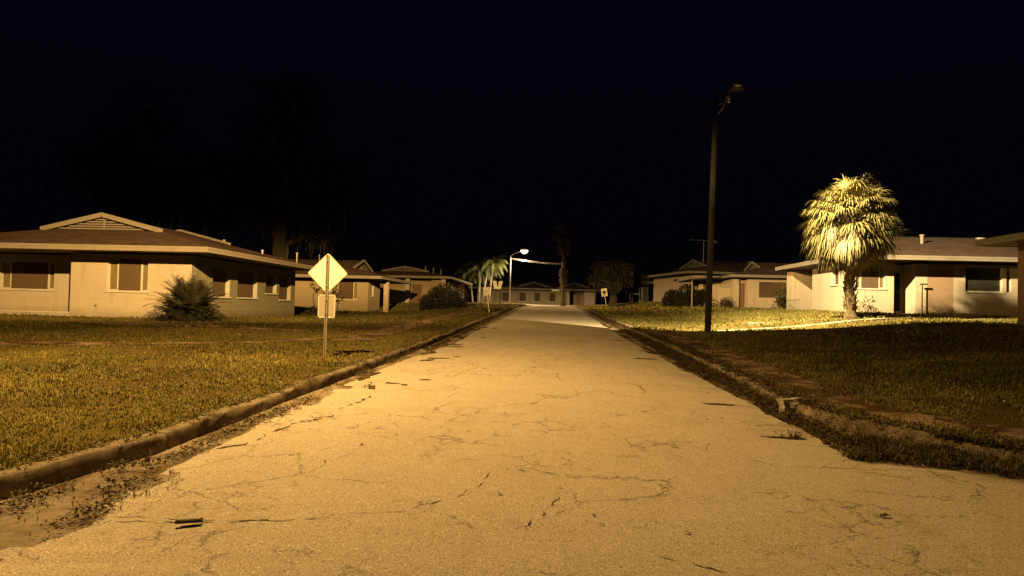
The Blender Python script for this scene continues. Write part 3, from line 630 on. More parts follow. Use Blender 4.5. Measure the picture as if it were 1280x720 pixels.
window(F4, (.45, 2.9, 1.1, 2.28), h, 'board', (.17, .14))
box_part('porch_slab', PATH, h, -9.68, -5.07, 0.03, 1.58, -.7, .12)
box_part('porch_ledge', TRIM, h, -9.66, -5.1, .1, .2, .14, .19, bevel=.005)
box_part('wall_cap', TRIM, h, -5.06, .02, -.012, -.002, H - .1, H - .02, bevel=0)
r = roof(h, -11.6, 1.3, -1.5, 12.9, 2.83)
pipe(r, -2.9, 9.6, 3.55, .45); pipe(r, -.8, 9.6, 3.1, .4); pipe(r, 1.0, 9.8, 2.9, .5, .035)
m = MB(); m.tube([(-3.9, -.05, 0), (-3.9, -.05, .5)], .03, 8); m.tube([(-3.9, -.05, .5), (-3.9, -.14, .5)], .03, 8); m.build('hose_tap', STEEL, h)

# --- second left house
h = thing('bungalow', 'tan bungalow behind the diamond sign with one boarded front window and a side pillar', 'house', (-14.5, 60, 1.0))
m = MB()
F1 = wall_run(m, (-10, 0), (0, 0), -.7, 2.55, [(7.05, 9.15, 1.05, 2.4), (1.5, 3.2, 1.05, 2.4)]); F2 = wall_run(m, (0, 0), (0, 4.2), -.7, 2.55, [(1.0, 1.9, 1.35, 2.3)])
wall_run(m, (0, 4.2), (-1.6, 4.2), -.7, 2.55); wall_run(m, (-1.6, 4.2), (-1.6, 9), -.7, 2.55); wall_run(m, (-1.6, 9), (-10, 9), -.7, 2.55); wall_run(m, (-10, 9), (-10, 0), -.7, 2.55)
m.build('wall', TAN, h)
window(F1, (7.05, 9.15, 1.05, 2.4), h, 'board', (.24, .16)); window(F1, (1.5, 3.2, 1.05, 2.4), h); window(F2, (1.0, 1.9, 1.35, 2.3), h, deep=.22)
box_part('pillar', CREAM2, h, 1.02, 1.4, 1.0, 1.35, -.6, 2.5)
box_part('downpipe', STEEL, h, -2.27, -2.2, -.09, -.02, 0, 1.0, bevel=0)
r = roof(h, -11.4, 1.5, -2.2, 10.4, 2.82, axis='x', g=3.2)
pipe(r, -4.6, 2.0, 3.7, .9)

# --- third left house with porch pillars
h = thing('bungalow', 'far left bungalow with pale porch pillars behind a huge dark round bush', 'house', (-11.2, 79, 1.85))
m = MB()
F1 = wall_run(m, (-8, 1.8), (-1.4, 1.8), -.7, 2.55, [(4.3, 5.5, .05, 2.15)]); F5 = wall_run(m, (-1.4, 1.8), (-1.4, .6), -.7, 2.55); wall_run(m, (-1.4, .6), (0, .6), -.7, 2.55)
F2 = wall_run(m, (0, .6), (0, 19), -.7, 2.55, [(4, 6, 1.0, 2.2), (10, 12, 1.0, 2.2)]); wall_run(m, (0, 19), (-8, 19), -.7, 2.55); wall_run(m, (-8, 19), (-8, 1.8), -.7, 2.55)
m.build('wall', TAN, h)
door(h, F1, 4.3, 5.5, .05, 2.15); window(F2, (4, 6, 1.0, 2.2), h); window(F2, (10, 12, 1.0, 2.2), h)
for x in (-3.75, -.02): box_part('pillar', CREAM2, h, x - .22, x + .22, -.2, .2, -.7, 2.62)
box_part('low_wall', CREAM2, h, -6.2, -4.1, -.1, .08, -.6, 1.05); box_part('porch_slab', PATH, h, -8, 0, -.3, 1.79, -.7, .06)
r = roof(h, -9.6, .9, -1.2, 20, 2.85, g=3.0, pitch=.2)
for x, y, zz in ((-2.6, 4, 3.5), (-1.9, 5, 3.4), (-1.2, 6, 3.3)): pipe(r, x, y, zz + .1, .5, .06)

# --- house across the end of the street
h = thing('bungalow', 'long low tan bungalow across the end of the street behind the glowing street lamp', 'house', (0, 126, 2.3))
m = MB()
F1 = wall_run(m, (-12.2, 0), (2.3, 0), -.8, 2.5, [(3.6, 5.4, .5, 1.95), (6.5, 8.0, .55, 2.0), (9.0, 10.3, .55, 2.0), (11.5, 12.8, .6, 2.0)])
wall_run(m, (2.3, 0), (2.3, 1.6), -.8, 2.5); F2 = wall_run(m, (2.3, 1.6), (5.2, 1.6), -.8, 2.5, [(.3, 1.2, 0, 2.1), (1.7, 2.6, 0, 2.1)]); wall_run(m, (5.2, 1.6), (5.2, 0), -.8, 2.5); wall_run(m, (5.2, 0), (7.2, 0), -.8, 2.5)
wall_run(m, (7.2, 0), (7.2, 9), -.8, 2.5); wall_run(m, (7.2, 9), (-12.2, 9), -.8, 2.5); wall_run(m, (-12.2, 9), (-12.2, 0), -.8, 2.5)
m.build('wall', TAN, h)
for o in [(3.6, 5.4, .5, 1.95), (6.5, 8.0, .55, 2.0), (9.0, 10.3, .55, 2.0), (11.5, 12.8, .6, 2.0)]: window(F1, o, h, 'board', (.22, 0))
door(h, F2, .3, 1.2, 0, 2.1); door(h, F2, 1.7, 2.6, 0, 2.1, mat_paint('tan_door', (.25, .15, .07)))
box_part('pillar', CREAM2, h, 2.4, 2.9, -.6, -.2, -.8, 2.5); box_part('wing_wall', CREAM2, h, 5.35, 7.0, -.9, -.02, -.8, 2.2)
r = roof(h, -13.6, 8.2, -1.2, 10.2, 2.68, axis='x', pitch=.2, g=4.2)
for cx in (-3.0, 3.7):
    m = MB(); m.add([(cx - 2.4, .6, 3.02), (cx + 2.4, .6, 3.02), (cx, .6, 3.72), (cx, 4.5, 3.72), (cx - 2.4, 2.2, 3.02), (cx + 2.4, 2.2, 3.02)], [(0, 1, 2), (0, 2, 3, 4), (1, 5, 3, 2)]); gb = m.build('gable', ROOF, r)
    m = MB(); m.bar((cx - 2.5, .55, 3.0), (cx, .55, 3.74), .05, .2); m.bar((cx + 2.5, .55, 3.0), (cx, .55, 3.74), .05, .2); m.build('gable_trim', FASCIA, r)

# --- near right house (behind the lit palm)
h = thing('bungalow', 'long pale bungalow behind the big lit palm, rust red panel in its front wall', 'house', (14.65, 38.7, 1.75))
m = MB(); H = 2.55
F1 = wall_run(m, (0, 0), (2.15, 0), -.8, H, [(.3, 1.75, 1.28, 2.42)])
wall_run(m, (2.15, 0), (2.15, 1.3), -.8, H); F5 = wall_run(m, (2.15, 1.3), (3.2, 1.3), -.8, H, [(.15, .95, .2, 2.2)]); wall_run(m, (3.2, 1.3), (3.2, 0), -.8, H)
FW = wall_run(m, (5.0, 0), (12, 0), -.8, H, [(.55, 2.35, 1.22, 2.46), (2.5, 2.75, 1.22, 2.42)])
wall_run(m, (3.2, 0), (3.75, 0), -.8, H); wall_run(m, (12, 0), (12, 9), -.8, H); wall_run(m, (12, 9), (0, 9), -.8, H)
F2 = wall_run(m, (0, 5.4), (0, 0), -.8, H, [(2.95, 4.3 - .35, 1.5, 2.4)]); wall_run(m, (1.6, 5.4), (0, 5.4), -.8, H); F6 = wall_run(m, (1.6, 9), (1.6, 5.4), -.8, H, [(1.2, 2.2, .25, 2.3)])
m.build('wall', CREAM2, h)
m = MB(); wall_run(m, (3.75, 0), (5.0, 0), -.8, H); o = m.build('wall_panel', RED, h); o['label'] = 'rust red wall panel'
window(F1, (.3, 1.75, 1.28, 2.42), h, 'board', (.2, .18)); window(FW, (.55, 2.35, 1.22, 2.46), h, 'glass'); window(FW, (2.5, 2.75, 1.22, 2.42), h, sill=False)
door(h, F5, .15, .95, .2, 2.2, DARK); door(h, F6, 1.2, 2.2, .25, 2.3); window(F2, (2.95, 3.95, 1.5, 2.4), h, 'board', (0, 0), deep=.22)
box_part('wing_wall', CREAM2, h, -.15, .05, 8.6, 9.6, -.6, 2.5)
m = MB()
for i in range(4): m.box(-.9 + i * .25, 1.55, 5.9, 8.3, -.6, -.35 + i * .17)
m.build('steps', PATH, h)
m = MB()
for i in range(8): y = 5.95 + i * .32; m.tube([(-.5, y, -.2), (-.5, y, .75)], .014, 6)
m.tube([(-.5, 5.9, .75), (-.5, 8.3, .75)], .022, 6); m.build('railing', STEEL, h)
r = roof(h, -.65, 13.6, -1.3, 10.2, 2.82, axis='x', pitch=.26, g=2.4)
pipe(r, 4.55, 2.3, 3.62, .55, .08)
pipe(r, 8.0, 3.2, 3.95, .2, .16)
m = MB(); m.tube([(3.35, -.35, -.2), (3.35, -.35, 1.5)], .03, 8); m.bar((3.25, -.35, 1.52), (3.6, -.35, 1.52), .07, .07); m.build('meter_post', INK, h)

# --- right edge house
h = thing('bungalow', 'reddish brown house wall and roof corner cut off by the right edge', 'house', (15.25, 26.0, 1.5))
m = MB(); wall_run(m, (0, 0), (0, -14), -.8, 2.62); F = wall_run(m, (0, -14), (9, -14), -.8, 2.62, [(2, 4, 1.1, 2.4)]); wall_run(m, (9, -14), (9, 0), -.8, 2.62); wall_run(m, (9, 0), (0, 0), -.8, 2.62)
m.build('wall', RED, h); window(F, (2, 4, 1.1, 2.4), h)
roof(h, -.85, 10.2, -15.2, .85, 2.79, g=3)

# --- middle right house
h = thing('bungalow', 'small cream bungalow right of the utility pole, brown doorway beside a wide boarded window', 'house', (14.9, 64, 2.0))
m = MB(); H = 2.5
F1 = wall_run(m, (1.15, 0), (9.5, 0), -.8, H, [(.9, 3.2, .98, 2.3)]); F2 = wall_run(m, (.45, .9), (1.15, .9), -.8, H, []); wall_run(m, (0, 0), (.45, 0), -.8, H); wall_run(m, (.45, 0), (.45, .9), -.8, H); wall_run(m, (1.15, .9), (1.15, 0), -.8, H)
wall_run(m, (0, 5), (0, 0), -.8, H); F3 = wall_run(m, (-1.8, 5), (0, 5), -.8, H, [(.3, .7, 1.2, 2.2)]); wall_run(m, (-1.8, 9), (-1.8, 5), -.8, H); wall_run(m, (9.5, 0), (9.5, 9), -.8, H); wall_run(m, (9.5, 9), (-1.8, 9), -.8, H)
m.build('wall', CREAM2, h)
window(F1, (.9, 3.2, .98, 2.3), h, 'board'); window(F3, (.3, .7, 1.2, 2.2), h)
m = MB(); m.box(.48, 1.12, .82, .88, .15, 2.2); m.build('door', DOOR, h); box_part('door_light', CREAM2, h, .6, .68, .79, .815, 1.0, 2.0, bevel=0)
box_part('porch_slab', PATH, h, -.02, 1.3, -.25, .8, -.8, .05); box_part('screen_wall', CREAM2, h, -1.0, -.02, 1.2, 1.35, -.8, 1.75)
box_part('tap', STEEL, h, 1.65, 1.7, -.08, -.01, .3, 1.0, bevel=0)
r = roof(h, -.5, 11, -1.2, 10.2, 2.78, axis='x', g=3.4)
m = MB(); m.add([(-3.2, 1.6, 2.5), (-.45, 1.6, 2.72), (-.45, 8, 2.72), (-3.2, 8, 2.5), (-3.2, 1.6, 2.38), (-.45, 1.6, 2.6), (-.45, 8, 2.6), (-3.2, 8, 2.38)], [(0, 1, 2, 3), (7, 6, 5, 4), (0, 4, 5, 1), (0, 3, 7, 4), (3, 2, 6, 7)]); m.build('carport_roof', ROOF, h)
for y in (2, 7.5): m = MB(); m.tube([(-3.0, y, -.6), (-3.0, y, 2.45)], .05, 8); m.build('post', STEEL, h)

# --- far right house on the rise
h = thing('bungalow', 'pale bungalow on the rise left of the utility pole, end wall behind a bush', 'house', (14.2, 78, 2.8), R(11.8))
m = MB()
F1 = wall_run(m, (0, 12), (0, 0), -1.2, 2.6, []); F2 = wall_run(m, (0, 0), (11, 0), -1.2, 2.6, [(1.8, 3.4, 1.1, 2.4), (5, 7, 1.1, 2.4)]); wall_run(m, (11, 0), (11, 12), -1.2, 2.6); wall_run(m, (11, 12), (0, 12), -1.2, 2.6)
m.build('wall', CREAM2, h); window(F2, (1.8, 3.4, 1.1, 2.4), h); window(F2, (5, 7, 1.1, 2.4), h)
roof(h, -1.0, 12, -1.1, 13.2, 2.95, axis='x', g=3.6, pitch=.22)
box_part('porch_roof', TRIM, h, -1.3, .9, 13.3, 17.5, 2.15, 2.4); box_part('rear_wall', CREAM2, h, -.1, .6, 15.5, 16.0, -1, 1.8)
for y in (13.6, 17.2): m = MB(); m.tube([(-1.1, y, -1), (-1.1, y, 2.15)], .08, 8); m.build('post', TRIM, h)
m = MB(); m.bar((-1.1, 13.6, .9), (-1.1, 17.2, .9), .05, .09); m.build('railing', TRIM, h)
box_part('wall_light', DARK, h, -.13, -.01, 4.4, 5.1, 2.15, 2.35)
m = MB(); m.tube([(3.1, 5, 3.2), (3.1, 5, 6.6)], .05, 8)
for dx in (-1.4, -.4, .5, 1.2): m.bar((3.1 + dx, 4.6, 6.7), (3.1 + dx, 5.4, 6.7), .03, .03)
m.bar((1.5, 5, 6.65), (4.6, 5, 6.65), .05, .05); m.bar((3.9, 5, 6.6), (4.6, 5, 6.45), .3, .12); m.build('aerial', STEEL, h)

# ------------------------------------------------------------------ lamps, poles and signs
z0 = G(-7.6, 7.6)
t = thing('street_lamp', 'street lamp just outside the left of the picture, its arm over the near lawn', 'street lamp', (-7.6, 7.6, z0))
m = MB(); m.tube([(0, 0, -.3), (0, 0, 8.9)], [.14, .09], 12); m.build('pole', WOOD, t, True)
e = Vector(NEAR_LAMP) - Vector((-7.6, 7.6, z0)); e.z += .28
m = MB(); m.tube([(0, 0, 8.3), (e.x * .5, e.y * .5, e.z + .05), (e.x * .85, e.y * .85, e.z)], .035, 8); m.build('arm', STEEL, t, True)
def luminaire(t, c, d, lens_mat, s=1.0):
    """a cobra-head lantern at c pointing along d (unit xy)"""
    hd = MB(); ring = []
    n = 14; L = .38 * s; W_ = .17 * s; px, py = -d[1], d[0]
    for k, (sc, z) in enumerate(((1.0, 0.0), (1.02, .05), (.8, .13), (.35, .17))):
        for i in range(n):
            a = 2 * math.pi * i / n; u = L * math.cos(a) * sc; w = W_ * math.sin(a) * sc * (1 - .25 * math.cos(a))
            ring.append((c[0] + d[0] * u + px * w, c[1] + d[1] * u + py * w, c[2] + z * s))
    f = [(k * n + i, k * n + (i + 1) % n, (k + 1) * n + (i + 1) % n, (k + 1) * n + i) for k in range(3) for i in range(n)] + [tuple(3 * n + i for i in range(n)), tuple(range(n))[::-1]]
    hd.add(ring, f); return hd.build('lamp_head', STEEL, t, True)
d = Vector((e.x, e.y)).normalized(); luminaire(t, (e.x, e.y, e.z - .05), (d.x, d.y), None)

# wooden pole with the flood light
x, y = 5.61, 28.0; z0 = G(x, y)
t = thing('utility_pole', 'tall slim leaning wooden pole on the right verge with a shielded lamp above its top', 'utility pole', (x, y, z0))
m = MB(); m.tube([(0, 0, -.3), (.02, 0, 0), (.09, 0, 4.2), (.18, 0, 8.45)], [.125, .118, .105, .09], 14, jit=.02); m.build('pole', WOOD, t, True)
lx, ly, lz = (Vector(POLE_LAMP) - Vector((x, y, z0)))
m = MB(); m.tube([(.2, 0, 7.9), (.42, .05, 8.15), (.62, .1, 8.7), (lx - .2, ly - .1, lz + .45)], .028, 8); m.tube([(.2, 0, 8.3), (.5, .06, 8.35)], .02, 6); m.build('arm', STEEL, t, True)
hd = luminaire(t, (lx - .02, ly, lz + .45), (.35, .937), None, .95); 
m = MB(); m.tube([(.62, -.05, 8.35), (.62, -.05, 8.55)], .05, 8); m.build('photocell', ALU, t)
m = MB(); m.add([(lx - .25, ly - .06, lz + .45), (lx + .18, ly - .12, lz + .45), (lx + .18, ly - .12, lz + .30), (lx - .25, ly - .06, lz + .30), (lx - .25, ly - .065, lz + .45), (lx + .18, ly - .125, lz + .45), (lx + .18, ly - .125, lz + .30), (lx - .25, ly - .065, lz + .30)], [(0, 1, 2, 3), (7, 6, 5, 4), (0, 4, 5, 1), (1, 5, 6, 2), (2, 6, 7, 3), (3, 7, 4, 0)]); m.build('shield', STEEL, t)

# far lit lamp
x, y = -5.7, 104.0; z0 = G(-5.7, 99)
z0 = float(zr(104) + side(-5.7, 104)) + .03
t = thing('street_lamp', 'glowing street lamp on a slim pale pole at the far end of the road', 'street lamp', (x, y, z0))
m = MB(); m.tube([(0, 0, 0), (0, 0, 6.6)], [.11, .08], 10); m.build('pole', STEEL, t, True)
m = MB(); m.tube([(0, 0, 6.5), (.7, 0, 7.0), (1.35, 0, 7.2)], .05, 8); m.build('arm', STEEL, t, True)
hd = luminaire(t, (1.8, 0, 7.38), (1, 0), None, 1.3)
m = MB(); n = 12
for k in range(7):
    ph = math.pi / 2 * k / 6
    for i in range(n): a = 2 * math.pi * i / n; m.v.append((1.85 + .52 * math.cos(a) * math.cos(ph), .45 * math.sin(a) * math.cos(ph), 7.37 - .5 * math.sin(ph)))
m.f = [(k * n + i, k * n + (i + 1) % n, (k + 1) * n + (i + 1) % n, (k + 1) * n + i) for k in range(6) for i in range(n)]
L3.location = (x + 1.85, y, z0 + 6.65)
ln = m.build('lens', LENS, hd, True); ln.visible_shadow = True
# cable from the far lamp pole to the tall palm
m = MB(); m.tube([(x, y, z0 + 6.25), (-3.6, 104, z0 + 6.0), (-1.5, 104, z0 + 5.75), (1.2, 103.6, z0 + 5.62)], .028, 6); m.tube([(x, y - .1, z0 + 6.15), (-3.6, 103.9, z0 + 5.83), (-1.5, 103.9, z0 + 5.62), (1.2, 103.5, z0 + 5.5)], .018, 6)
tag(m.build('overhead_cable', STEEL), 'pale cable strung right from the glowing lamp pole', 'cable')

# diamond sign seen from behind
x, y = -4.54, 15.3; z0 = G(x, y)
t = thing('road_sign', 'pale back of a diamond road sign with a small plate below on the left verge', 'road sign', (x, y, z0))
m = MB(); 
for a, b in ((-.03, -.012), (.012, .03)): m.box(a, b, -.02, -.014, -.3, 2.08)
m.box(-.012, .012, .008, .014, -.3, 2.08); m.box(-.014, -.01, -.014, .014, -.3, 2.08); m.box(.01, .014, -.014, .014, -.3, 2.08); m.build('post', STEEL, t)
def plate(pts, y0, th, name, mat, parent):
    n = len(pts); mm = MB(); mm.add([(a, y0, b) for a, b in pts] + [(a, y0 + th, b) for a, b in pts], [tuple(range(n)), tuple(range(n, 2 * n))[::-1]] + [(i, n + i, n + (i + 1) % n, (i + 1) % n) for i in range(n)]); return mm.build(name, mat, parent)
def rounded(pts, r, k=5):
    out = []; n = len(pts)
    for i in range(n):
        p = Vector(pts[i]); a = (Vector(pts[i - 1]) - p).normalized(); b = (Vector(pts[(i + 1) % n]) - p).normalized()
        A, B = p + a * r, p + b * r
        for j in range(k): u = j / (k - 1); out.append(tuple((1 - u) ** 2 * A + 2 * u * (1 - u) * p + u * u * B))
    return out
q = .415; dm = plate(rounded([(0, 1.70 - q), (q, 1.70), (0, 1.70 + q), (-q, 1.70)], .05), .02, .004, 'sign_plate', ALU, t)
plate(rounded([(0, 1.70 - q), (q, 1.70), (0, 1.70 + q), (-q, 1.70)], .05), .0255, .001, 'sign_face', YEL, dm)
rp = plate(rounded([(-.175, .80), (.175, .80), (.175, 1.27), (-.175, 1.27)], .014), .02, .004, 'sign_plate', mat_metal('weathered_aluminium', (.42, .38, .32), .6, .0, .3), t)
plate(rounded([(-.175, .80), (.175, .80), (.175, 1.27), (-.175, 1.27)], .014), .0255, .001, 'sign_face', YEL, rp)
for p_, pts in ((dm, [(0, 1.70 - q), (q, 1.70), (0, 1.70 + q), (-q, 1.70)]), (rp, [(-.175, .80), (.175, .80), (.175, 1.27), (-.175, 1.27)])):
    m = MB(); c = Vector((sum(a for a, b in pts) / 4, sum(b for a, b in pts) / 4))
    P4 = [c + (Vector(a) - c) * .955 for a in pts]
    for a, b in zip(P4, P4[1:] + P4[:1]): a2 = a + (b - a) * .05; b2 = b - (b - a) * .05; m.bar((a2.x, .017, a2.y), (b2.x, .017, b2.y), .02, .004, (0, 1, 0))
    m.build('rolled_edge', SIGNW, p_)
m = MB()
for zz in (.9, 1.17, 1.45, 1.95): m.tube([(0, -.03, zz), (0, .02, zz)], .014, 8)
m.build('bolts', STEEL, t)

def small_sign(x, y, lean, h_, w, hh, label, group=None, mat=SIGNW, rz_=0):
    z0 = G(x, y); t = thing('road_sign', label, 'road sign', (x, y, z0), rz_, group); t.rotation_euler = (0, lean, rz_)
    m = MB(); m.box(-.03, .03, -.02, .02, -.3, h_); m.build('post', STEEL, t)
    p_ = plate(rounded([(-w / 2, h_ - hh), (w / 2, h_ - hh), (w / 2, h_), (-w / 2, h_)], .03), -.03, .006, 'sign_plate', mat, t)
    return t, p_
t, p_ = small_sign(-3.72, 46, -.16, 1.55, .38, .5, 'small white sign with a grey emblem leaning left on the left verge')
m = MB(); m.tube([(0, -.033, 1.3), (0, -.036, 1.3)], .11, 16); m.build('emblem', STEEL, p_)
t, p_ = small_sign(5.1, 72, -.16, 1.75, .55, .72, 'small white sign with a dark emblem leaning left before the bushy dark tree')
m = MB(); m.tube([(0, -.033, 1.4), (0, -.036, 1.4)], .16, 16); m.box(-.16, .16, -.035, -.032, 1.12, 1.18); m.build('emblem', INK, p_)
x, y = -5.15, 75; z0 = G(x, y)
t = thing('road_sign', 'pair of bright white sign panels set in a V on a dark post', 'road sign', (x, y, z0))
m = MB(); m.tube([(.1, 0, -.3), (.05, 0, 2.3)], .05, 8); m.build('post', INK, t)
for cx, a in ((-.42, .12), (.1, -.12)):
    pts = [(cx - .17 + a, 1.5), (cx + .17 + a, 1.5), (cx + .2 - a * .5, 2.3), (cx - .2 - a * .5, 2.3)]; plate(rounded(pts, .04), -.06, .008, 'sign_plate', SIGNW, t)
    m = MB(); m.box(cx - .15, cx + .15, -.065, -.061, 1.52, 1.56); m.build('edge', STEEL, t)
x, y = .35, 103.0; z0 = G(x, 99)
t = thing('street_name_sign', 'thin white street name blade beside the tall palm trunk', 'street sign', (.95, 102.6, z0))
m = MB(); m.tube([(0, 0, -.2), (0, 0, 2.6)], .03, 8); m.build('post', STEEL, t); m = MB(); m.box(-.95, .05, -.02, .02, 2.1, 2.3); m.build('blade', mat_plain('white_blade', (.9, .9, .85)), t)
t = thing('marker_post', 'short white marker post at the foot of the tall palm', 'post', (1.75, 102.5, float(zr(102.5)) + .05)); m = MB(); m.box(-.12, .12, -.06, .06, -.2, .85); m.build('post', SIGNW, t, bevel=.02); m = MB(); m.box(-.125, .125, -.065, .065, .86, .9); m.build('cap', SIGNW, t)

# ------------------------------------------------------------------ plants
def foliage(parent, name, clumps, per, L, Wd, c0, c1, mat=LEAF, droop=0.0):
    C_ = []; D_ = []; K = []
    for (cx, cy, cz, r) in clumps:
        n = int(per * r * r); d = rng.normal(0, 1, (n, 3)); d /= np.linalg.norm(d, axis=1)[:, None]; rr = r * rng.uniform(.35, 1.05, n) ** .6
        p = np.array((cx, cy, cz)) + d * rr[:, None] * np.array((1, 1, .8)); C_.append(p); q = d * .6 + rng.normal(0, .6, (n, 3)); q[:, 2] -= droop; D_.append(q)
        t = rng.uniform(0, 1, (n, 1)); K.append((np.array(c0) * (1 - t) + np.array(c1) * t) * rng.uniform(.6, 1.3, (n, 1)))
    C_ = np.vstack(C_); D_ = np.vstack(D_); K = np.vstack(K); n = len(C_)
    v, f, c = leaf_quads(C_, D_, L * rng.uniform(.6, 1.4, n), Wd * rng.uniform(.6, 1.3, n), K); return mesh_np(name, v, f, mat, c, parent)
def fan_palm(x, y, label, h, crown_z, rad, n_leaf, live, dead, trunk_r=.2, name='palm_tree', group=None, boots=True):
    z0 = G(x, y); t = thing(name, label, 'palm tree', (x, y, z0), 0, group)
    m = MB(); k = 16; pts = [(.05 * math.sin(i * .9) * (i > 0), .03 * math.cos(i), -.2 + (crown_z + .4) * i / k) for i in range(k + 1)]
    m.tube(pts, [trunk_r * (1.35 if i < 2 else 1.0 + .1 * math.sin(i * 2.3)) for i in range(k + 1)], 14, jit=.10)
    if boots:
        for i in range(90):     # old leaf bases
            a = i * 2.4; zz = .3 + (crown_z - .1) * i / 90; rr = trunk_r * 1.0; p = Vector((math.cos(a) * rr, math.sin(a) * rr, zz)); q = Vector((math.cos(a) * (rr + .10), math.sin(a) * (rr + .10), zz + .22)); m.bar(p, q, .09, .03)
    m.build('trunk', PBARK, t)
    def fronds(name_, count, e0, e1, c0, c1, droop, seglen):
        V = []; F = []; K = []; nv = 0
        els = [e0 + (e1 - e0) * ((i + .5) / count) for i in range(count)]; random.shuffle(els)
        for i in range(count):
            a = i * 2.39996 + random.uniform(-.3, .3); el = els[i] + random.uniform(-.15, .15)
            d = Vector((math.cos(a) * math.cos(el), math.sin(a) * math.cos(el), math.sin(el))); top_ = 1 - .34 * max(0, math.sin(el)); pet = rad * random.uniform(.40, .66) * top_
            base = Vector((0, 0, crown_z + .35 * math.sin(el))); sag = .10 * rad * max(0, math.cos(el))
            tip = base + d * pet - Vector((0, 0, sag)); sd_ = d.cross(Vector((0, 0, 1))).normalized(); up = sd_.cross(d).normalized()
            # petiole
            w = .018
            vs = [base - sd_ * w, base + sd_ * w, tip + sd_ * w, tip - sd_ * w]; V += vs; F.append((nv, nv + 1, nv + 2, nv + 3)); K += [c1] * 4; nv += 4
            roll = random.uniform(-.5, .5); ns = 34; fl = rad * random.uniform(.50, .64) * top_; cm = random.random(); col = [c0[j] + (c1[j] - c0[j]) * cm for j in range(3)]
            for s in range(ns):
                b = (s / (ns - 1) - .5) * R(215); dd = (d * math.cos(b) + (sd_ * math.cos(roll) + up * math.sin(roll)) * math.sin(b)).normalized()
                dd = (dd + up * .18 * math.cos(b)).normalized(); ln = fl * (1 - .28 * abs(b) / R(108)) * random.uniform(.88, 1.1); w1 = ln * .021 + .004
                p = tip.copy(); prev = None; dirn = dd.copy(); wd = dd.cross(up + sd_ * .3).normalized(); kf = random.uniform(.65, 1.2); kc = [q * kf for q in col]
                for g in range(5):
                    ww = w1 * (.5, 1.0, .95, .6, .06)[g]
                    V += [p - wd * ww, p + wd * ww]; K += [kc, kc]
                    if g: F.append((nv - 2, nv - 1, nv + 1, nv))
                    nv += 2; dirn = (dirn + Vector((0, 0, -droop * (g * .62 + .0) * random.uniform(.6, 1.5)))).normalized(); p = p + dirn * ln * .25
        return mesh_np(name_, np.array([tuple(v) for v in V]), np.array(F), LEAF, np.array(K), t)
    fronds('fronds', n_leaf, 1.2, -.6, live[0], live[1], .40, 1); fronds('dead_fronds', int(n_leaf * .5), -.3, -1.0, dead[0], dead[1], 1.1, 1)
    return t
fan_palm(11.97, 31.5, 'big round-headed fan palm lit yellow in front of the right house', 6, 4.15, 2.1, 96, ((.12, .105, .034), (.175, .15, .055)), ((.17, .14, .065), (.22, .18, .10)), .19)
# tall thin palm at the end of the street
t = fan_palm(1.45, 101.2, 'very tall thin palm with a shaggy trunk at the far end of the street', 11, 10.0, 1.75, 30, ((.05, .06, .03), (.08, .09, .04)), ((.08, .07, .05), (.12, .10, .07)), .24, boots=False)
m = MB(); V = []
for i in range(520):
    a = random.uniform(0, 6.28); zz = random.choice((random.uniform(7.4, 9.8), random.uniform(7.4, 9.8), random.uniform(3.6, 5.2))); r0 = .25 + (.45 * random.random() if zz > 7 else .2 * random.random())
    p = Vector((math.cos(a) * r0 * .5, math.sin(a) * r0 * .5, zz)); q = p + Vector((math.cos(a) * r0, math.sin(a) * r0, -random.uniform(.3, .8))); m.bar(p, q, .08, .01)
m.build('hanging_skirt', PBARK, t)['kind'] = 'stuff'

def feather_palm(x, y, label, stems, group=None):
    z0 = G(x, y); t = thing('palm_tree', label, 'palm tree', (x, y, z0), 0, group); fr = MB()
    for (dx, lean, h_, r, nf, fl) in stems:
        top = Vector((dx + lean, 0, h_)); tr = MB(); tr.tube([(dx, 0, -.2), (dx + lean * .4, 0, h_ * .5), top], [r * 1.2, r, r * .85], 10, jit=.04); tr.build('trunk', PATH, t, True)
        for i in range(nf):
            a = i * 2.4 + random.random() * .3; el = 1.2 - 1.5 * i / nf; p = top.copy(); d = Vector((math.cos(a) * math.cos(el), math.sin(a) * math.cos(el), math.sin(el))); k = 9
            kf = random.uniform(.6, 1.2); kc = [kf * c for c in (.10, .12, .04)]
            for s in range(k):
                q = p + d * fl / k; fr.add([p + Vector((0, 0, .02)), q + Vector((0, 0, .02)), q, p], [(0, 1, 2, 3)], kc)
                sd_ = d.cross(Vector((0, 0, 1))).normalized()
                for sg in (-1, 1):
                    for w in range(3):
                        b = p + (q - p) * w / 3; ll = fl * .26 * math.sin(math.pi * (s + 1) / (k + 1.5)) ; e = b + sd_ * sg * ll * .6 + d * ll * .4 + Vector((0, 0, -ll * .8)); fr.add([b, b + d * .06, e], [(0, 1, 2)], kc)
                p = q; d = (d + Vector((0, 0, -.17 - .03 * s))).normalized()
    fr.build('fronds', LEAF, t); return t
feather_palm(-10.2, 106.8, 'clump of drooping palms with white lit trunks beside the far left bungalow', [(0, .15, 4.6, .18, 26, 3.0), (.55, .7, 4.9, .11, 18, 2.6), (-.75, -.7, 3.9, .10, 16, 2.6), (1.4, .6, 5.6, .15, 22, 2.6)])

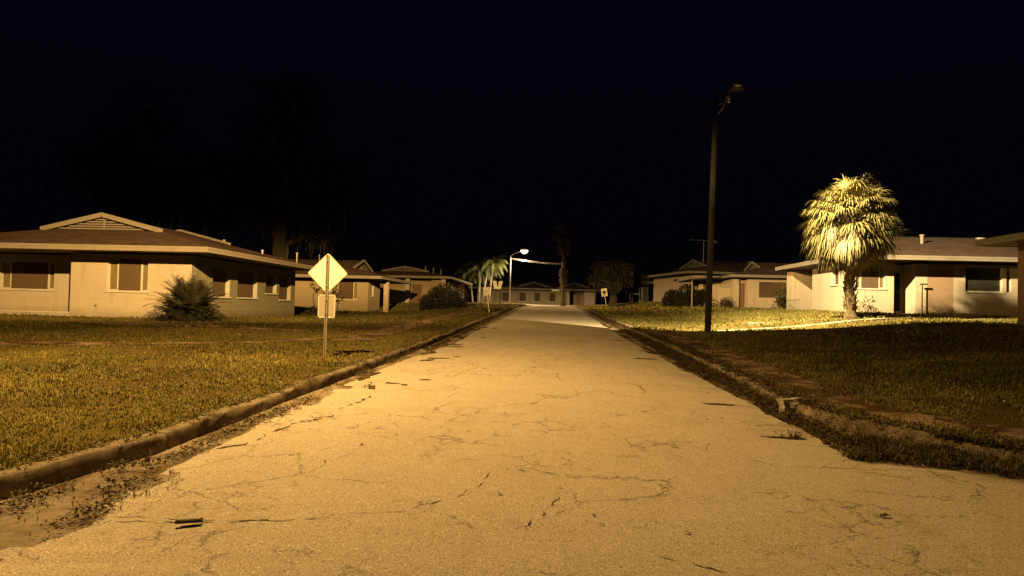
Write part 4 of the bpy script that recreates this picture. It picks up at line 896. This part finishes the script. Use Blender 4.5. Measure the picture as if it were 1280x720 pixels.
def spiky_bush(x, y, label, n, L, wd, c0, c1, name='spiky_bush'):
    z0 = G(x, y); t = thing(name, label, 'bush', (x, y, z0)); V = []; F = []; K = []; nv = 0
    for i in range(n):
        cx, cy = random.uniform(-.35, .35), random.uniform(-.3, .3); a = random.uniform(0, 6.283); el = random.uniform(.1, 1.5); d = Vector((math.cos(a) * math.cos(el), math.sin(a) * math.cos(el), math.sin(el)))
        ln = L * random.uniform(.6, 1.1); p = Vector((cx, cy, .05 + random.random() * .25)); s_ = d.cross(Vector((0, 0, 1))).normalized(); cm = random.random(); kc = [c0[j] + (c1[j] - c0[j]) * cm for j in range(3)]
        for g in range(7):      # rachis with paired leaflets
            q = p + d * ln / 7; V += [p - s_ * .012, p + s_ * .012, q + s_ * .012, q - s_ * .012]; F.append((nv, nv + 1, nv + 2, nv + 3)); K += [kc] * 4; nv += 4
            if g > 1:
                for w in range(3):
                    b = p + (q - p) * w / 3
                    for sg in (-1, 1):
                        e = b + (s_ * sg * .8 + d * .75 + Vector((0, 0, -.1))).normalized() * L * .22 * random.uniform(.7, 1.1); wv = d * wd; V += [b - wv, b + wv, e, e]; V.pop(); F.append((nv, nv + 1, nv + 2, nv + 2)); K += [kc] * 3; nv += 3
            p = q; d = (d + Vector((0, 0, -.08 - .05 * g * math.cos(el)))).normalized()
    Fq = [f for f in F if len(set(f)) == 4]; Ft = [f[:3] for f in F if len(set(f)) == 3]
    me = bpy.data.meshes.new('leaves'); me.from_pydata([tuple(v) for v in V], [], Fq + Ft); at = me.color_attributes.new('tint', 'FLOAT_COLOR', 'POINT'); at.data.foreach_set('color', np.array([(*c, 1) for c in K], dtype=np.float32).ravel()); me.materials.append(LEAF)
    o = bpy.data.objects.new('leaves', me); C.objects.link(o); o.parent = t
    m = MB(); m.tube([(0, 0, -.1), (0, 0, .35)], [.22, .12], 9, jit=.15); m.build('stem', PBARK, t); return t
t = spiky_bush(-13.95, 28.9, 'spiky sago-like bush at the front corner of the nearest left house', 300, 1.5, .022, (.010, .011, .008), (.032, .030, .020))
def bush(x, y, label, clumps, per, L, W_, c0, c1, name='bush', group=None, cat='bush'):
    z0 = G(x, y); t = thing(name, label, cat, (x, y, z0), 0, group); foliage(t, 'leaves', clumps, per, L, W_, c0, c1)
    m = MB()
    for i in range(9):
        c = random.choice(clumps); m.tube([(random.uniform(-.1, .1), random.uniform(-.1, .1), -.1), (c[0] * .5, c[1] * .5, c[2] * .6), (c[0], c[1], c[2])], [.04, .025, .01], 5)
    m.build('stems', BARK, t); return t
bush(-13.2, 28.2, 'low weedy shrub right of the spiky bush by the nearest left house', [(.2, 0, .15, .3), (.7, .2, .1, .28), (-1.0, .3, .12, .25), (-1.6, .5, .1, .2)], 420, .12, .04, (.06, .06, .025), (.11, .09, .04), 'shrub')
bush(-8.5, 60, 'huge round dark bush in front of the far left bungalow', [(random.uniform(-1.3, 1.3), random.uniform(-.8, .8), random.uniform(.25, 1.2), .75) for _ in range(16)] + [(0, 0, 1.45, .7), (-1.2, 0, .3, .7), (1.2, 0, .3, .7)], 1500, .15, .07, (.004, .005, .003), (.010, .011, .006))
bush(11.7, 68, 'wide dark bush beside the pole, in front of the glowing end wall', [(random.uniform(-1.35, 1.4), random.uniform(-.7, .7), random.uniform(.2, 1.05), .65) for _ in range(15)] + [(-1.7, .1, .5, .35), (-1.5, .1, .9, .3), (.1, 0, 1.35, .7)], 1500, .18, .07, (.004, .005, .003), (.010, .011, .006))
bush(13.3, 62, 'low reddish shrub right of the utility pole by the screen wall', [(random.uniform(-.9, .9), random.uniform(-.3, .3), random.uniform(.1, .8), .4) for _ in range(8)], 900, .14, .05, (.04, .025, .014), (.08, .045, .025), 'shrub')
bush(16.9, 56.5, 'leafy broad-leaved plant at the right end of the small cream bungalow', [(random.uniform(-.55, .6), random.uniform(-.3, .3), random.uniform(.1, 1.5), .38) for _ in range(12)], 420, .32, .12, (.05, .05, .02), (.12, .11, .05), 'shrub')
t = thing('shrub', 'thin bare sapling with curled top beside the long left bungalow', 'shrub', (-14.6, 48.5, G(-14.6, 48.5)))
m = MB()
for sx in (-.5, 0, .5, .9):
    p = Vector((sx, 0, -.2)); pts = [p]
    for i in range(6): p = p + Vector((random.uniform(-.12, .12), random.uniform(-.1, .1), .36)); pts.append(p)
    m.tube(pts, [.04, .035, .03, .025, .02, .012, .008], 6)
m.build('stems', BARK, t); foliage(t, 'leaves', [(-.5, 0, 1.9, .4), (-.1, 0, 1.5, .3), (.5, 0, 1.7, .35), (.9, 0, 1.2, .45), (0, 0, .3, .5), (-.6, 0, .3, .4)], 330, .22, .08, (.03, .03, .015), (.07, .06, .03))

def tree(x, y, label, h_, spread, c0, c1, n_l=9, per=260, leaf=.3, r0=.3, moss=False, lowest=.35, group=None, mlen=1.0):
    z0 = G(x, y) if abs(x) < 60 else 1.5; t = thing('tree', label, 'tree', (x, y, z0), 0, group); m = MB(); cl = []
    m.tube([(0, 0, -.3), (.1, 0, h_ * .15), (.05, .1, h_ * .35), (0, 0, h_ * .6)], [r0 * 1.3, r0, r0 * .85, r0 * .5], 10, jit=.08)
    for i in range(n_l):
        a = i * 2.4 + random.uniform(-.4, .4); el = random.uniform(.15, 1.1); z = h_ * random.uniform(.22, .55); L = spread * random.uniform(.55, 1.0); p = Vector((0, 0, z)); d = Vector((math.cos(a) * math.cos(el), math.sin(a) * math.cos(el), math.sin(el))); pts = [p]
        for g in range(5):
            p = p + d * L / 5; pts.append(p); d = (d + Vector((random.uniform(-.3, .3), random.uniform(-.3, .3), random.uniform(-.15, .25)))).normalized()
            if g > 0:
                for _ in range(2): cl.append((p.x + random.uniform(-.5, .5) * spread * .25, p.y + random.uniform(-.5, .5) * spread * .25, min(max(p.z + random.uniform(-.3, .5) * spread * .2, h_ * lowest), h_), spread * random.uniform(.10, .2)))
        m.tube(pts, [r0 * .42 * (1 - g * .16) for g in range(6)], 7, jit=.06)
    cl += [(random.uniform(-.3, .3) * spread, random.uniform(-.3, .3) * spread, h_ * random.uniform(.75, .97), spread * .16) for _ in range(8)]
    m.build('trunk', BARK, t); foliage(t, 'crown', cl, per, leaf, leaf * .4, c0, c1)
    if moss:
        C_ = []; 
        for c in cl:
            for _ in range(8): C_.append((c[0] + random.uniform(-1, 1) * c[3], c[1] + random.uniform(-1, 1) * c[3], c[2] - c[3] * .5))
        C_ = np.array(C_); n = len(C_); D = np.c_[rng.normal(0, .06, n), rng.normal(0, .06, n), -np.ones(n)]; v, f, c = leaf_quads(C_, D, rng.uniform(.8, 2.4, n) * mlen, rng.uniform(.1, .3, n) * (.4 + .6 * mlen), np.tile((.03, .032, .03), (n, 1)) * rng.uniform(.6, 1.2, (n, 1))); mesh_np('hanging_moss', v, f, LEAF, c, t)
    return t
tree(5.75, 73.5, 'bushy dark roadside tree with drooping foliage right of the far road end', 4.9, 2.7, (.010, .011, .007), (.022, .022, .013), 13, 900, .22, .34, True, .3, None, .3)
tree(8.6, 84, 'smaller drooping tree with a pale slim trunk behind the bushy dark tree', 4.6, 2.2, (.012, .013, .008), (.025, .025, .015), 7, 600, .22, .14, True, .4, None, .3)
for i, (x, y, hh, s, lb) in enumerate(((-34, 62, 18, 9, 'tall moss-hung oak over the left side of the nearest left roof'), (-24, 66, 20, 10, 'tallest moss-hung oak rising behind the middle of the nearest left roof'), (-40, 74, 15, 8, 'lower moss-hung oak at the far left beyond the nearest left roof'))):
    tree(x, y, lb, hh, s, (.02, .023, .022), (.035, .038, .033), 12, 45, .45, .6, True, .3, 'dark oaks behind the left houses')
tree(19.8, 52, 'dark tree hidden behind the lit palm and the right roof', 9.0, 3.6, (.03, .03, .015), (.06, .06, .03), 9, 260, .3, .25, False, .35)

# ------------------------------------------------------------------ small things on the ground
def leafobj(x, y, s, rz_, label, mat, on_road=True, group=None):
    z0 = (float(rz(x, y)) if on_road else G(x, y)) + .006; m = MB(); n = 9
    top = [(s * (-1 + 2 * i / n), s * .45 * math.sin(math.pi * i / n) * random.uniform(.6, 1.1), s * (.15 + .35 * random.random()) * math.sin(math.pi * i / n)) for i in range(n + 1)]
    bot = [(a, -b * random.uniform(.6, 1.1), c * .5) for a, b, c in top]
    m.add(top + bot + [(s * 1.35, 0, .004)], [(i, i + 1, n + 2 + i, n + 1 + i) for i in range(n)]); o = m.build('fallen_leaf', mat); o.location = (x, y, z0); o.rotation_euler = (0, 0, rz_)
    sol = o.modifiers.new('thick', 'SOLIDIFY'); sol.thickness = .002; return tag(o, label, 'leaf', group)
DL = mat_plain('dead_leaf', (.075, .035, .018))
leafobj(2.4, 5.63, .05, .3, 'lone dark curled leaf on the road at lower right', DL)
spots = [(1.93, 9.55), (2.15, 9.75), (.32, 5.3), (.36, 5.1), (-.85, 8.2), (.9, 5.0), (1.2, 10), (-.35, 5.75), (-1.95, 5.9), (-1.8, 7.4), (1.75, 14.5), (-.3, 15), (.1, 6.0), (-.9, 5.45)]
for i, (x, y) in enumerate(spots): leafobj(x, y, random.uniform(.018, .032), random.uniform(0, 6), 'small dark leaf scrap lying on the road surface', DL, True, 'leaf scraps on the road')
x, y = -2.3, 4.86; m = MB(); m.bar((-.075, -.02, .018), (.07, .03, .02), .035, .018); m.bar((-.06, .02, .01), (.075, .05, .012), .02, .012); m.bar((-.01, .05, .01), (.06, .085, .02), .008, .008)
o = m.build('wood_splinter', BARK, bevel=.002); o.location = (x, y, float(rz(x, y)) + .004); tag(o, 'dark splintered piece of bark on the road at lower left', 'wood scrap')
def chunk(x, y, s, label, z=None, mat=PATH, flat=.6):
    bm = bmesh.new(); bmesh.ops.create_cube(bm, size=1); bmesh.ops.subdivide_edges(bm, edges=bm.edges[:], cuts=3, use_grid_fill=True)
    for v in bm.verts: v.co *= 1 + .35 * noise.noise(v.co * 2.3 + Vector((x, y, 0))); v.co = Vector((v.co.x * s, v.co.y * s * .8, v.co.z * s * flat))
    me = bpy.data.meshes.new('concrete_chunk'); bm.to_mesh(me); bm.free(); me.materials.append(mat); o = bpy.data.objects.new('concrete_chunk', me); C.objects.link(o); o.location = (x, y, (z if z is not None else G(x, y)) + s * flat * .3); o.rotation_euler = (.1, .1, x)
    return tag(o, label, 'rubble')
chunk(3.24, 10.55, .26, 'broken pale lump of concrete at the right kerb, nearest the camera', zr(10.5) + .08)
chunk(3.42, 10.2, .16, 'smaller dirty lump just right of the pale broken kerb piece', zr(10.2) + .08, KERB)
chunk(3.55, 16.6, .14, 'small pale rubble piece farther up the right kerb', zr(16.6) + .12)
o = chunk(6.2, 10.85, .028, 'tiny white scrap in the dark right lawn', G(6.2, 10.85) + .06, SIGNW); o.name = 'paper_scrap'; o['category'] = 'litter'
m = MB(); n = 28; x, y = 8.55, 32.0; m.tube([(0, 0, -.1), (0, 0, .03)], .52, n); cv = m.build('utility_cover', PATH, bevel=.01); cv.location = (x, y, G(x, y)); tag(cv, 'round pale concrete utility cover in the lit lawn', 'cover')
# a dark board lying in the grass at the sign's foot and a concrete edging by the nearest house
x, y = -11.75, 23.6; m = MB(); m.bar((0, 0, .02), (.25, 2.6, .02), .12, .12); ed = m.build('concrete_edging', WALK, bevel=.02); ed.location = (x, y, G(x, y + 1.2)); tag(ed, 'short raised concrete edging in the lawn before the spiky bush', 'edging')
# clutter at the foot of the right house
bush(18.1, 38.0, 'dry weedy clump in the dark entrance of the right house', [(0, 0, .2, .3), (.5, .05, .15, .25), (1.0, 0, .12, .22)], 420, .14, .03, (.05, .045, .025), (.10, .08, .04), 'shrub')
bush(12.65, 31.7, 'dark ferny clump at the right foot of the big palm', [(0, 0, .3, .35), (.3, .1, .15, .3), (.1, 0, .6, .25)], 520, .2, .04, (.025, .03, .012), (.06, .06, .03), 'shrub')
print('objects', len(bpy.data.objects))
